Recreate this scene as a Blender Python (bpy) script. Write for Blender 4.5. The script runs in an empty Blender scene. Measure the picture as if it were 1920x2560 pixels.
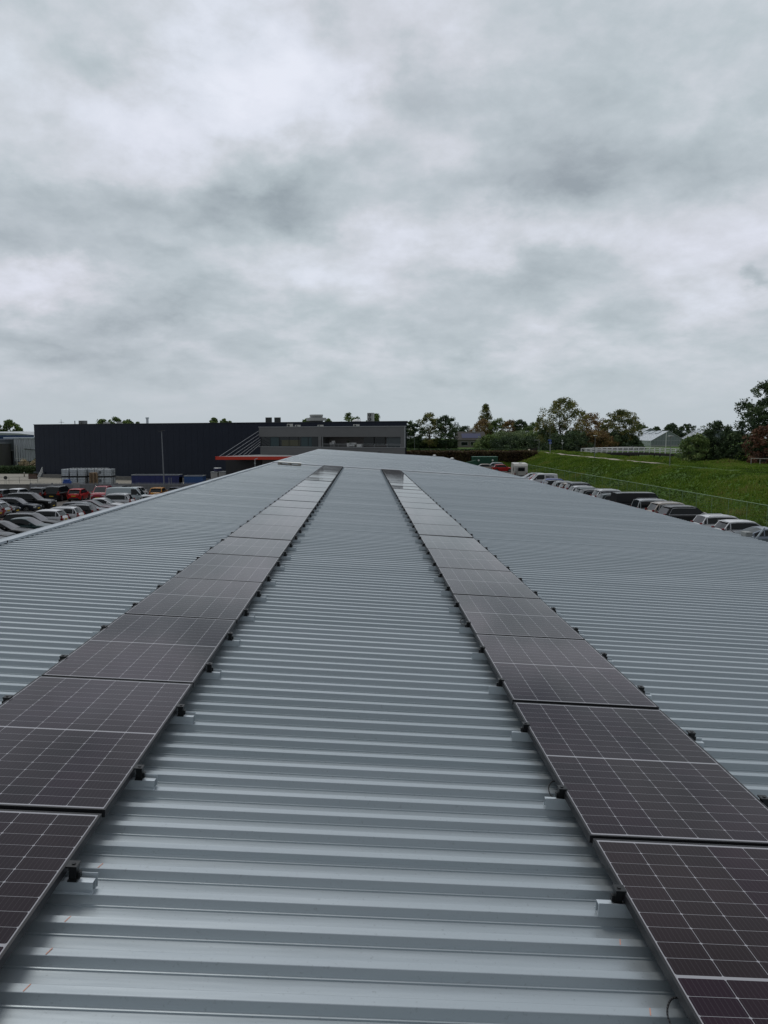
import bpy, math, random
import numpy as np
from mathutils import Vector, Matrix
S = bpy.context.scene
COL = S.collection
RAD = math.radians
rng = random.Random(7)

# ------------------------------------------------------------------ camera
F = 1870.0
CAMZ = 8.0
TH = math.atan(189 / F)
PS = math.atan(52 * math.cos(TH) / F)
FW = Vector((math.sin(PS) * math.cos(TH), math.cos(PS) * math.cos(TH), -math.sin(TH)))
RT = Vector((math.cos(PS), -math.sin(PS), 0))
UP = RT.cross(FW)
CAM = Vector((0, 0, CAMZ))
cd = bpy.data.cameras.new('camera')
cam = bpy.data.objects.new('camera', cd)
COL.objects.link(cam)
m = Matrix((RT, UP, -FW)).transposed().to_4x4()
m.translation = CAM
cam.matrix_world = m
cd.sensor_fit = 'VERTICAL'; cd.sensor_height = 36; cd.lens = 36 * F / 2560
cd.clip_start = 0.05; cd.clip_end = 5000
S.camera = cam

def ray(u, v):
    return FW + RT * ((u - 960) / F) + UP * ((1280 - v) / F)
def at(u, v, d):
    r = ray(u, v); return CAM + r * (d / r.y)
def X(u, d, v=1150):
    return at(u, v, d).x
def Z(v, d, u=960):
    return at(u, v, d).z
def onplane(u, v, z0, s):
    # point on plane z = z0 - s*x
    r = ray(u, v); t = (z0 - CAMZ) / (r.z + s * r.x); return CAM + r * t

# ------------------------------------------------------------------ materials
MC = {}
def mat(name, col, rough=.6, metal=0., spec=.5, var=0., vscale=3., bump=0., bscale=20., coat=0.):
    if name in MC: return MC[name]
    M = bpy.data.materials.new(name); M.use_nodes = True
    nt = M.node_tree; b = nt.nodes['Principled BSDF']
    b.inputs['Base Color'].default_value = (*col, 1)
    b.inputs['Roughness'].default_value = rough
    b.inputs['Metallic'].default_value = metal
    b.inputs['Specular IOR Level'].default_value = spec
    b.inputs['Coat Weight'].default_value = coat
    b.inputs['Coat Roughness'].default_value = .05
    tc = nt.nodes.new('ShaderNodeTexCoord')
    if var > 0:
        n = nt.nodes.new('ShaderNodeTexNoise'); n.inputs['Scale'].default_value = vscale; n.inputs['Detail'].default_value = 6
        nt.links.new(tc.outputs['Object'], n.inputs['Vector'])
        r = nt.nodes.new('ShaderNodeValToRGB')
        r.color_ramp.elements[0].position = .3; r.color_ramp.elements[1].position = .7
        r.color_ramp.elements[0].color = (*[c * (1 - var) for c in col], 1)
        r.color_ramp.elements[1].color = (*[min(1, c * (1 + var)) for c in col], 1)
        nt.links.new(n.outputs['Fac'], r.inputs['Fac']); nt.links.new(r.outputs['Color'], b.inputs['Base Color'])
    if bump > 0:
        n = nt.nodes.new('ShaderNodeTexNoise'); n.inputs['Scale'].default_value = bscale; n.inputs['Detail'].default_value = 5
        nt.links.new(tc.outputs['Object'], n.inputs['Vector'])
        bp = nt.nodes.new('ShaderNodeBump'); bp.inputs['Strength'].default_value = bump; bp.inputs['Distance'].default_value = .05
        nt.links.new(n.outputs['Fac'], bp.inputs['Height']); nt.links.new(bp.outputs['Normal'], b.inputs['Normal'])
    MC[name] = M
    return M

def N(nt, typ, **kw):
    n = nt.nodes.new(typ)
    for k, v in kw.items(): setattr(n, k, v)
    return n
def mth(nt, op, a, b=None, c=None, clamp=False):
    n = nt.nodes.new('ShaderNodeMath'); n.operation = op; n.use_clamp = clamp
    for i, x in enumerate((a, b, c)):
        if x is None: continue
        if isinstance(x, (int, float)): n.inputs[i].default_value = x
        else: nt.links.new(x, n.inputs[i])
    return n.outputs[0]
def mixc(nt, f, a, b):
    n = nt.nodes.new('ShaderNodeMix'); n.data_type = 'RGBA'
    for i, x in ((0, f), (6, a), (7, b)):
        if isinstance(x, (int, float)): n.inputs[i].default_value = x
        elif isinstance(x, tuple): n.inputs[i].default_value = (*x, 1)
        else: nt.links.new(x, n.inputs[i])
    return n.outputs[2]
def sep(nt, vec):
    n = nt.nodes.new('ShaderNodeSeparateXYZ'); nt.links.new(vec, n.inputs[0]); return n.outputs
def noise(nt, vec, scale, detail=5, rough=.5, dist=0):
    n = nt.nodes.new('ShaderNodeTexNoise'); nt.links.new(vec, n.inputs['Vector'])
    n.inputs['Scale'].default_value = scale; n.inputs['Detail'].default_value = detail
    n.inputs['Roughness'].default_value = rough; n.inputs['Distortion'].default_value = dist
    return n.outputs

# ------------------------------------------------------------------ mesh builder
class MB:
    def __init__(s): s.v = []; s.f = []; s.mi = []
    def quad(s, *pts, mi=0):
        i = len(s.v); s.v += [tuple(p) for p in pts]; s.f.append(tuple(range(i, i + len(pts)))); s.mi.append(mi)
    def box(s, x0, x1, y0, y1, z0, z1, mi=0, mtx=None):
        P = [(x0, y0, z0), (x1, y0, z0), (x1, y1, z0), (x0, y1, z0), (x0, y0, z1), (x1, y0, z1), (x1, y1, z1), (x0, y1, z1)]
        if mtx is not None: P = [tuple(mtx @ Vector(p)) for p in P]
        i = len(s.v); s.v += P
        for f in ((0, 3, 2, 1), (4, 5, 6, 7), (0, 1, 5, 4), (1, 2, 6, 5), (2, 3, 7, 6), (3, 0, 4, 7)):
            s.f.append(tuple(i + k for k in f)); s.mi.append(mi)
        return s
    def tube(s, p, q, r0, r1=None, n=8, caps=True, mi=0):
        r1 = r0 if r1 is None else r1
        p = Vector(p); q = Vector(q); d = (q - p)
        if d.length < 1e-6: return s
        d.normalize(); a = d.orthogonal().normalized(); b = d.cross(a)
        i = len(s.v)
        for c, r in ((p, r0), (q, r1)):
            for k in range(n):
                t = 2 * math.pi * k / n; s.v.append(tuple(c + (a * math.cos(t) + b * math.sin(t)) * r))
        for k in range(n):
            j = (k + 1) % n; s.f.append((i + k, i + j, i + n + j, i + n + k)); s.mi.append(mi)
        if caps:
            s.f.append(tuple(i + k for k in range(n - 1, -1, -1))); s.mi.append(mi)
            s.f.append(tuple(i + n + k for k in range(n))); s.mi.append(mi)
        return s
    def path(s, pts, r, n=6):
        for a, b in zip(pts[:-1], pts[1:]): s.tube(a, b, r, n=n)
        return s
    def prism(s, poly, z0, z1, mi=0):
        i = len(s.v); n = len(poly)
        s.v += [(p[0], p[1], z0) for p in poly] + [(p[0], p[1], z1) for p in poly]
        s.f.append(tuple(i + k for k in range(n - 1, -1, -1))); s.mi.append(mi)
        s.f.append(tuple(i + n + k for k in range(n))); s.mi.append(mi)
        for k in range(n):
            j = (k + 1) % n; s.f.append((i + k, i + j, i + n + j, i + n + k)); s.mi.append(mi)
        return s
    def mesh(s, name, mats):
        me = bpy.data.meshes.new(name); me.from_pydata(s.v, [], s.f); me.update()
        if not isinstance(mats, (list, tuple)): mats = [mats]
        for x in mats: me.materials.append(x)
        if len(mats) > 1: me.polygons.foreach_set('material_index', s.mi)
        return me
    def obj(s, name, mats, parent=None, smooth=False, bevel=0, loc=None, auto=None):
        me = s.mesh(name, mats)
        if smooth: me.polygons.foreach_set('use_smooth', [True] * len(me.polygons))
        o = bpy.data.objects.new(name, me); COL.objects.link(o)
        if parent is not None: o.parent = parent
        if loc is not None: o.location = loc
        if bevel > 0:
            bm_ = o.modifiers.new('bevel', 'BEVEL'); bm_.width = bevel; bm_.segments = 2; bm_.limit_method = 'ANGLE'
        return o

def tag(o, label, cat, group=None, kind=None):
    if label: o['label'] = label
    if cat: o['category'] = cat
    if group: o['group'] = group
    if kind: o['kind'] = kind
    return o
def empty(name, loc=(0, 0, 0), rz=0, ry=0):
    o = bpy.data.objects.new(name, None); COL.objects.link(o); o.location = loc; o.rotation_euler = (0, ry, rz); o.empty_display_size = .2
    return o
def kids(o): return [c for c in ALLK.get(o.name, [])]
def copy_tree(o, parent=None):
    c = o.copy(); COL.objects.link(c)
    if parent is not None: c.parent = parent
    for k in o.children: copy_tree(k, c)
    return c
ORD = ['zeroth', 'first', 'second', 'third', 'fourth', 'fifth', 'sixth', 'seventh', 'eighth', 'ninth', 'tenth', 'eleventh', 'twelfth', 'thirteenth', 'fourteenth', 'fifteenth',
       'sixteenth', 'seventeenth', 'eighteenth', 'nineteenth', 'twentieth']
TENS = {2: 'twenty', 3: 'thirty', 4: 'forty', 5: 'fifty'}
TENO = {3: 'thirtieth', 4: 'fortieth', 5: 'fiftieth'}
def ordw(n):
    if n <= 20: return ORD[n]
    t, u = divmod(n, 10)
    return TENO[t] if u == 0 else TENS[t] + '-' + ORD[u]

# ------------------------------------------------------------------ world: overcast sky
W = bpy.data.worlds.new('World'); S.world = W; W.use_nodes = True
nt = W.node_tree
bg = nt.nodes['Background']
tc = N(nt, 'ShaderNodeTexCoord')
D = tc.outputs['Generated']
sky = N(nt, 'ShaderNodeTexSky'); sky.sky_type = 'NISHITA'; sky.sun_disc = False
SUN_EL, SUN_AZ = RAD(63), RAD(-30)
sky.sun_elevation = SUN_EL; sky.sun_rotation = SUN_AZ
x, y, z = sep(nt, D)
az = mth(nt, 'ARCTAN2', x, y)
el = mth(nt, 'ARCSINE', z)
zc = mth(nt, 'MAXIMUM', z, 0.0)
den = mth(nt, 'ADD', zc, .30)
px = mth(nt, 'DIVIDE', x, den); py = mth(nt, 'DIVIDE', y, den)
cmb = N(nt, 'ShaderNodeCombineXYZ'); nt.links.new(px, cmb.inputs[0]); nt.links.new(py, cmb.inputs[1])
P = cmb.outputs[0]
n1 = noise(nt, P, 1.9, 12, .60, .15)['Fac']
n2 = noise(nt, P, 4.6, 12, .62, .1)['Fac']
# warp of the az/el plane
cw = N(nt, 'ShaderNodeCombineXYZ'); nt.links.new(az, cw.inputs[0]); nt.links.new(mth(nt, 'MULTIPLY', el, 1.5), cw.inputs[1])
nw = noise(nt, cw.outputs[0], 4.5, 6, .58)
wx, wy, wz = sep(nt, nw['Color'])
azw = mth(nt, 'ADD', az, mth(nt, 'MULTIPLY', mth(nt, 'SUBTRACT', wx, .5), .34))
elw = mth(nt, 'ADD', el, mth(nt, 'MULTIPLY', mth(nt, 'SUBTRACT', wy, .5), .20))
def pix(xx, yy):   # direction of a spot of the sky
    r = ray(xx / .864, yy / .864).normalized()
    return math.atan2(r.x, r.y), math.asin(r.z)
blobs = [  # x, y, half-width, half-height, strength   (in the 1659x950 view)
    (560, 110, 230, 150, .55), (270, 255, 120, 60, .22), (600, 290, 150, 70, .28), (900, 40, 130, 90, .2), (80, 620, 110, 45, .22),
    (1000, 500, 220, 50, .27), (760, 600, 170, 45, .2), (1580, 610, 130, 70, .25), (930, 300, 80, 60, .16), (1380, 500, 160, 40, .12), (1150, 775, 110, 22, .14),
    (330, 760, 60, 30, .12), (150, 330, 150, 45, .12), (480, 580, 130, 35, .12),
    (240, 130, 140, 60, -.22), (570, 450, 190, 48, -.34), (180, 440, 220, 55, -.28), (110, 745, 230, 42, -.36), (400, 795, 90, 22, -.24), (300, 690, 200, 30, -.14),
    (900, 190, 110, 90, -.28), (1270, 315, 330, 65, -.29), (1540, 330, 140, 60, -.18), (1120, 390, 130, 40, -.2), (1000, 802, 120, 22, -.24), (1655, 597, 30, 22, -.4),
    (420, 660, 190, 50, -.22), (1080, 590, 150, 38, -.24), (1420, 90, 250, 90, -.12), (30, 520, 140, 60, -.14), (1330, 690, 280, 40, -.1), (180, 555, 160, 28, -.18), (740, 400, 200, 60, -.08),
]
acc = None
for bx_, by_, hw, hh, st in blobs:
    a0, e0 = pix(bx_, by_)
    a1, _ = pix(bx_ + hw, by_); _, e1 = pix(bx_, by_ - hh)
    sa, se = 1 / max(1e-3, a1 - a0), 1 / max(1e-3, e1 - e0)
    dx = mth(nt, 'MULTIPLY', mth(nt, 'SUBTRACT', azw, a0), sa)
    dy = mth(nt, 'MULTIPLY', mth(nt, 'SUBTRACT', elw, e0), se)
    r2 = mth(nt, 'ADD', mth(nt, 'MULTIPLY', dx, dx), mth(nt, 'MULTIPLY', dy, dy))
    g = mth(nt, 'MULTIPLY', mth(nt, 'EXPONENT', mth(nt, 'MULTIPLY', r2, -.8)), st)
    acc = g if acc is None else mth(nt, 'ADD', acc, g)
base = mth(nt, 'ADD', mth(nt, 'MULTIPLY', mth(nt, 'SUBTRACT', n1, .5), .95), mth(nt, 'MULTIPLY', mth(nt, 'SUBTRACT', n2, .5), .45))
n3 = noise(nt, cw.outputs[0], 8.0, 10, .62, .25)['Fac']
base = mth(nt, 'ADD', base, mth(nt, 'MULTIPLY', mth(nt, 'SUBTRACT', n3, .5), .42))
n4 = noise(nt, P, 3.0, 14, .55, .2)['Fac']
bil = mth(nt, 'ABSOLUTE', mth(nt, 'SUBTRACT', n4, .5))
base = mth(nt, 'ADD', base, mth(nt, 'MULTIPLY', mth(nt, 'SUBTRACT', bil, .07), .9))
tot = mth(nt, 'ADD', mth(nt, 'ADD', mth(nt, 'MULTIPLY', acc, .95), mth(nt, 'MULTIPLY', base, 1.05)), .52)
# slightly brighter towards the zenith, flat haze at the horizon
zen = N(nt, 'ShaderNodeMapRange'); nt.links.new(z, zen.inputs[0]); zen.inputs[1].default_value = .45; zen.inputs[2].default_value = 1.; zen.inputs[3].default_value = 0; zen.inputs[4].default_value = .22
tot = mth(nt, 'ADD', tot, zen.outputs[0])
hz = N(nt, 'ShaderNodeMapRange'); nt.links.new(z, hz.inputs[0]); hz.inputs[1].default_value = 0.0; hz.inputs[2].default_value = .13; hz.interpolation_type = 'SMOOTHSTEP'
totm = N(nt, 'ShaderNodeMix'); nt.links.new(hz.outputs[0], totm.inputs[0]); totm.inputs[2].default_value = .40; nt.links.new(tot, totm.inputs[3])
cr = N(nt, 'ShaderNodeValToRGB'); nt.links.new(totm.outputs[0], cr.inputs[0])
e = cr.color_ramp.elements
def srgb(r, g, b):
    f = lambda c: (c / 255 / 12.92) if c <= 10 else ((c / 255 + .055) / 1.055) ** 2.4
    return (f(r), f(g), f(b), 1)
e[0].position = 0.0; e[0].color = srgb(146, 156, 163)
e[1].position = 1.0; e[1].color = srgb(222, 226, 236)
for p_, c_ in ((.22, srgb(167, 177, 183)), (.42, srgb(181, 190, 196)), (.60, srgb(197, 202, 209)), (.8, srgb(211, 216, 226))):
    q = e.new(p_); q.color = c_
# cloud layer is expressed in the units of the sky texture (times ten at strength .1)
tn = noise(nt, cw.outputs[0], 2.3, 3, .5)['Fac']
tr_ = N(nt, 'ShaderNodeMapRange'); nt.links.new(tn, tr_.inputs[0]); tr_.inputs[1].default_value = .35; tr_.inputs[2].default_value = .65
tcol = mixc(nt, tr_.outputs[0], (.985, 1.0, 1.0), (1.018, .997, 1.012))
vt_ = N(nt, 'ShaderNodeVectorMath', operation='MULTIPLY'); nt.links.new(cr.outputs[0], vt_.inputs[0]); nt.links.new(tcol, vt_.inputs[1])
vm = N(nt, 'ShaderNodeVectorMath', operation='SCALE'); nt.links.new(vt_.outputs[0], vm.inputs[0]); vm.inputs['Scale'].default_value = 10.0
mx = mixc(nt, .985, sky.outputs[0], vm.outputs[0])
# unseen half of the sky behind the camera, dimmed to darken the rib faces
bk = N(nt, 'ShaderNodeMapRange'); nt.links.new(y, bk.inputs[0]); bk.inputs[1].default_value = -.75; bk.inputs[2].default_value = .35; bk.inputs[3].default_value = .50; bk.inputs[4].default_value = 1.0; bk.interpolation_type = 'SMOOTHSTEP'
vb = N(nt, 'ShaderNodeVectorMath', operation='SCALE'); nt.links.new(mx, vb.inputs[0]); nt.links.new(bk.outputs[0], vb.inputs['Scale'])
nt.links.new(vb.outputs[0], bg.inputs[0]); bg.inputs[1].default_value = .1

sl = bpy.data.lights.new('sun', 'SUN'); sl.energy = .80; sl.angle = RAD(20); sl.color = (1, .97, .92)
so = bpy.data.objects.new('sun', sl); COL.objects.link(so)
sd = Vector((math.sin(SUN_AZ) * math.cos(SUN_EL), math.cos(SUN_AZ) * math.cos(SUN_EL), math.sin(SUN_EL)))
so.rotation_euler = sd.to_track_quat('Z', 'Y').to_euler()
S.view_settings.view_transform = 'Standard'; S.view_settings.look = 'None'; S.view_settings.exposure = .12; S.view_settings.gamma = 1
S.render.film_transparent = False

# ------------------------------------------------------------------ our warehouse roof
SL = .064                      # cross fall of the roof
ROOFZ = CAMZ - 1.925           # valley height at x = 0
TILT = math.atan(SL)
PITCH = .177
XL, XR, Y0, Y1 = -5.24, 9.66, -7.0, 90.0
HEAD = 36.6                    # placeholder, seam computed below
YSEAM = onplane(859.6, 1168, CAMZ - 1.85, SL).y

def metal_roof():
    M = bpy.data.materials.new('coated_roof_sheet'); M.use_nodes = True; nt = M.node_tree; b = nt.nodes['Principled BSDF']
    tc = N(nt, 'ShaderNodeTexCoord'); O = tc.outputs['Object']
    x, y, z = sep(nt, O)
    sheet = mth(nt, 'FLOOR', mth(nt, 'DIVIDE', y, PITCH * 6))
    wn = N(nt, 'ShaderNodeTexWhiteNoise', noise_dimensions='1D'); nt.links.new(sheet, wn.inputs['W'])
    n = noise(nt, O, .35, 4)['Fac']
    mp = N(nt, 'ShaderNodeMapping'); nt.links.new(O, mp.inputs[0]); mp.inputs['Scale'].default_value = (.5, 9, 9)
    ns = noise(nt, mp.outputs[0], 2.2, 6, .6)['Fac']
    nf = noise(nt, O, 60, 4, .6)['Fac']
    f = mth(nt, 'ADD', mth(nt, 'MULTIPLY', wn.outputs['Value'], .45), mth(nt, 'ADD', mth(nt, 'MULTIPLY', n, .5), mth(nt, 'MULTIPLY', ns, .45)))
    c = mixc(nt, mth(nt, 'MULTIPLY', f, .85, clamp=True), (.330, .378, .400), (.425, .470, .495))
    sm = N(nt, 'ShaderNodeMapRange'); nt.links.new(nf, sm.inputs[0]); sm.inputs[1].default_value = .62; sm.inputs[2].default_value = .74
    c = mixc(nt, mth(nt, 'MULTIPLY', sm.outputs[0], .35), c, (.16, .17, .17))
    nt.links.new(c, b.inputs['Base Color'])
    rr = mth(nt, 'ADD', .30, mth(nt, 'MULTIPLY', ns, .16)); nt.links.new(rr, b.inputs['Roughness'])
    b.inputs['Metallic'].default_value = .60
    b.inputs['Specular IOR Level'].default_value = .45
    nb = noise(nt, mp.outputs[0], .9, 3)['Fac']
    bp = N(nt, 'ShaderNodeBump'); bp.inputs['Strength'].default_value = .22; bp.inputs['Distance'].default_value = .02
    nt.links.new(nb, bp.inputs['Height']); nt.links.new(bp.outputs[0], b.inputs['Normal'])
    return M
M_ROOF = metal_roof()
M_TRIM = mat('pale_roof_trim', (.36, .40, .43), .38, .2, var=.08, vscale=2)
M_CLAD = mat('grey_wall_cladding', (.33, .36, .38), .5, .2, var=.06)

wh = empty('warehouse', (0, 0, 0)); tag(wh, 'long low warehouse with ribbed grey metal roof under the two panel rows', 'warehouse')
def zr(x, off=0): return ROOFZ - SL * x + off
def ribbed(x0, x1, ya, yb, off=0, nx=6):
    # profile along y, extruded along x
    prof = []
    k0 = int(math.floor(ya / PITCH)); k1 = int(math.floor(yb / PITCH))
    r = random.Random(3)
    for k in range(k0, k1):
        b = k * PITCH
        lap = (k % 6 == 0)
        j = r.uniform(-.0012, .0012); h = .0385 + r.uniform(-.001, .001)
        prof += [(b - .0095, 0), (b - .0085, .0055), (b - .0025, .0060), (b, .0045)]
        if lap: prof += [(b + .0040, .0150), (b + .0068, .0150)]
        prof += [(b + .0135, h - .0015), (b + .0155, h), (b + .0525, h + j), (b + .0545, h - .001), (b + .069, 0.0)]
    xs = np.linspace(x0, x1, nx)
    me_v = []; 
    for xx in xs:
        for (yy, zz) in prof: me_v.append((xx, yy, zr(xx, zz + off)))
    n = len(prof); f = []
    for i in range(nx - 1):
        for j in range(n - 1):
            a = i * n + j; f.append((a, a + n, a + n + 1, a + 1))
    me = bpy.data.meshes.new('roof'); me.from_pydata(me_v, [], f); me.update(); me.materials.append(M_ROOF)
    # outward normals up
    if me.polygons[0].normal.z < 0: me.flip_normals()
    o = bpy.data.objects.new('roof', me); COL.objects.link(o); o.parent = wh
    return o
ribbed(XL, XR, Y0, YSEAM - .15)
far = ribbed(XL, XR, YSEAM + .25, Y1, off=.05, nx=6)
# cross flashing between the two roof fields
b = MB()
pf = [(-.33, .040), (-.31, .052), (-.12, .056), (-.10, .115), (.20, .12), (.24, .086), (.42, .084)]
for (ya, za), (yb, zb) in zip(pf[:-1], pf[1:]):
    b.quad((XL, YSEAM + ya, zr(XL, za)), (XR, YSEAM + ya, zr(XR, za)), (XR, YSEAM + yb, zr(XR, zb)), (XL, YSEAM + yb, zr(XL, zb)))
b.obj('flashing', mat('flashing_metal', (.40, .43, .45), .45, .3, var=.15, vscale=1.2), wh)
# left verge trim (box profile sitting on the rib crests)
b = MB()
def verge(xa, xb, za, zb, ya, yb):
    P = [(xa, ya, zr(xa, za)), (xb, ya, zr(xb, za)), (xb, ya, zr(xb, zb)), (xa, ya, zr(xa, zb))]
    Q = [(p[0], yb, p[2]) for p in P]
    for i in range(4):
        j = (i + 1) % 4; b.quad(P[i], Q[i], Q[j], P[j])
    b.quad(*P[::-1]); b.quad(*Q)
yy = Y0
k = 0
while yy < Y1:
    y2 = min(yy + 3.0, Y1)
    e_ = .004 * (k % 2)
    verge(XL - .10, XL + .02, .038 + e_, .072 + e_, yy, y2 + .04 if y2 < Y1 else y2)
    verge(XL - .125, XL - .103, -.16, .074 + e_, yy, y2)
    yy = y2; k += 1
b.obj('verge_trim', M_TRIM, wh)
# far edge trim
b = MB(); b.quad((XL - .2, Y1 - .02, zr(XL - .2, .09)), (XR, Y1 - .02, zr(XR, .09)), (XR, Y1 + .2, zr(XR, .09)), (XL - .2, Y1 + .2, zr(XL - .2, .09)))
b.quad((XL - .2, Y1 + .2, zr(XL - .2, .09)), (XR, Y1 + .2, zr(XR, .09)), (XR, Y1 + .2, zr(XR, -.2)), (XL - .2, Y1 + .2, zr(XL - .2, -.2)))
b.obj('end_trim', M_TRIM, wh)
# gutter under the low eave
b = MB()
zg = zr(XR, -.06)
b.quad((XR - .05, Y0, zg - .12), (XR + .13, Y0, zg - .12), (XR + .13, Y1, zg - .12), (XR - .05, Y1, zg - .12))
b.box(XR + .13, XR + .135, Y0, Y1, zg - .12, zg - .005)
b.obj('gutter', M_TRIM, wh)
# walls
b = MB()
zl = zr(XL, -.02); zrr = zr(XR, -.06)
b.quad((XL - .15, Y0, -1), (XL - .15, Y1, -1), (XL - .15, Y1, zl), (XL - .15, Y0, zl))
b.quad((XR - .06, Y0, -1), (XR - .06, Y0, zrr), (XR - .06, Y1, zrr), (XR - .06, Y1, -1))
b.quad((XL - .15, Y1 - .01, -1), (XR - .06, Y1 - .01, -1), (XR - .06, Y1 - .01, zrr), (XL - .15, Y1 - .01, zl))
b.quad((XL - .15, Y0 + .01, -1), (XL - .15, Y0 + .01, zl), (XR - .06, Y0 + .01, zrr), (XR - .06, Y0 + .01, -1))
b.obj('wall', M_CLAD, wh)

# ------------------------------------------------------------------ solar panels
PW, PL, PP = 1.048, 1.776, 1.800
PZ = CAMZ - 1.784               # panel surface height at x=0
def panel_mat():
    M = bpy.data.materials.new('solar_cells_under_glass'); M.use_nodes = True; nt = M.node_tree; b = nt.nodes['Principled BSDF']
    tc = N(nt, 'ShaderNodeTexCoord'); x, y, z = sep(nt, tc.outputs['Object'])
    oi = N(nt, 'ShaderNodeObjectInfo')
    cw_, ch_ = .1695, .0858
    gx = mth(nt, 'DIVIDE', mth(nt, 'ADD', x, .1695 * 3), cw_)
    ay = mth(nt, 'ABSOLUTE', y)
    gy = mth(nt, 'DIVIDE', mth(nt, 'SUBTRACT', ay, .0065), ch_)
    fx = mth(nt, 'FRACT', gx); fy = mth(nt, 'FRACT', gy)
    dx = mth(nt, 'MULTIPLY', mth(nt, 'MINIMUM', fx, mth(nt, 'SUBTRACT', 1, fx)), cw_)
    dy = mth(nt, 'MULTIPLY', mth(nt, 'MINIMUM', fy, mth(nt, 'SUBTRACT', 1, fy)), ch_)
    l1 = mth(nt, 'LESS_THAN', dx, .0011); l2 = mth(nt, 'LESS_THAN', dy, .0008)
    l3 = mth(nt, 'LESS_THAN', mth(nt, 'ADD', dx, dy), .0068)
    l4 = mth(nt, 'LESS_THAN', ay, .0068)
    l5 = mth(nt, 'GREATER_THAN', ay, .0065 + .0858 * 10 - .0006)
    l6 = mth(nt, 'GREATER_THAN', mth(nt, 'ABSOLUTE', x), .1695 * 3 - .0006)
    line = l1
    for l in (l2, l3, l4, l5, l6): line = mth(nt, 'MAXIMUM', line, l)
    # bus bars
    bf = mth(nt, 'FRACT', mth(nt, 'MULTIPLY', gx, 9)); bd = mth(nt, 'MULTIPLY', mth(nt, 'ABSOLUTE', mth(nt, 'SUBTRACT', bf, .5)), cw_ / 9)
    bus = mth(nt, 'MULTIPLY', mth(nt, 'LESS_THAN', bd, .0006), .42)
    cv = N(nt, 'ShaderNodeCombineXYZ'); nt.links.new(mth(nt, 'FLOOR', gx), cv.inputs[0])
    nt.links.new(mth(nt, 'FLOOR', mth(nt, 'MULTIPLY', mth(nt, 'SIGN', y), mth(nt, 'CEIL', gy))), cv.inputs[1]); nt.links.new(mth(nt, 'MULTIPLY', oi.outputs['Random'], 97), cv.inputs[2])
    wn = N(nt, 'ShaderNodeTexWhiteNoise', noise_dimensions='3D'); nt.links.new(cv.outputs[0], wn.inputs['Vector'])
    # whole-string tint: each column of a half panel
    cv2 = N(nt, 'ShaderNodeCombineXYZ'); nt.links.new(mth(nt, 'FLOOR', gx), cv2.inputs[0]); nt.links.new(mth(nt, 'SIGN', y), cv2.inputs[1]); nt.links.new(mth(nt, 'MULTIPLY', oi.outputs['Random'], 53), cv2.inputs[2])
    wn2 = N(nt, 'ShaderNodeTexWhiteNoise', noise_dimensions='3D'); nt.links.new(cv2.outputs[0], wn2.inputs['Vector'])
    c = mixc(nt, wn.outputs['Value'], (.0120, .0036, .0100), (.0220, .0085, .0160))
    c = mixc(nt, mth(nt, 'MULTIPLY', wn2.outputs['Value'], .55), c, (.020, .0155, .011))
    c = mixc(nt, mth(nt, 'MULTIPLY', oi.outputs['Random'], .4), c, (.0075, .007, .016))
    c = mixc(nt, bus, c, (.10, .095, .10))
    c = mixc(nt, line, c, (.34, .34, .36))
    nt.links.new(c, b.inputs['Base Color'])
    pn = N(nt, 'ShaderNodeMapping'); nt.links.new(tc.outputs['Object'], pn.inputs[0])
    off = N(nt, 'ShaderNodeCombineXYZ'); nt.links.new(mth(nt, 'MULTIPLY', oi.outputs['Random'], 40), off.inputs[0]); nt.links.new(off.outputs[0], pn.inputs['Location'])
    d1 = noise(nt, pn.outputs[0], 3.0, 6, .6)['Fac']
    rr = mth(nt, 'ADD', .03, mth(nt, 'MULTIPLY', d1, .06)); nt.links.new(rr, b.inputs['Roughness'])
    b.inputs['IOR'].default_value = 1.25
    b.inputs['Specular Tint'].default_value = (1, .86, .95, 1)
    nb = noise(nt, pn.outputs[0], 1.1, 2)['Fac']
    bp = N(nt, 'ShaderNodeBump'); bp.inputs['Strength'].default_value = .05; bp.inputs['Distance'].default_value = .02
    nt.links.new(nb, bp.inputs['Height']); nt.links.new(bp.outputs[0], b.inputs['Normal'])
    return M
M_PAN = panel_mat()
M_FRAME = mat('black_anodised_frame', (.018, .018, .020), .45, .0, spec=.3)
M_ALU = mat('bare_aluminium', (.58, .63, .66), .36, .5, var=.06)
M_BLK = mat('black_clamp', (.012, .013, .014), .42, .3)
M_CABLE = mat('black_cable', (.010, .010, .011), .5)

fr = MB(); hw, hl, t_ = PW / 2, PL / 2, .035
fwid = .011
for (x0, x1, y0, y1) in ((-hw, hw, -hl, -hl + fwid), (-hw, hw, hl - fwid, hl), (-hw, -hw + fwid, -hl + fwid, hl - fwid), (hw - fwid, hw, -hl + fwid, hl - fwid)):
    fr.box(x0, x1, y0, y1, -t_, 0.0012)
me_frame = fr.mesh('frame', M_FRAME)
# light bare bead along the inside lip of the frame
bd_ = MB()
for (x0, x1, y0, y1) in ((-hw + .0005, hw - .0005, -hl + .0003, -hl + .0028), (-hw + .0005, hw - .0005, hl - .0028, hl - .0003), (-hw + .0003, -hw + .0028, -hl + .0030, hl - .0030), (hw - .0028, hw - .0003, -hl + .0030, hl - .0030)):
    bd_.quad((x0, y0, .0017), (x1, y0, .0017), (x1, y1, .0017), (x0, y1, .0017))
gl = MB(); gl.box(-hw + fwid, hw - fwid, -hl + fwid, hl - fwid, -.006, 0.0)
me_glass = gl.mesh('cell_sheet', M_PAN)

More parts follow.
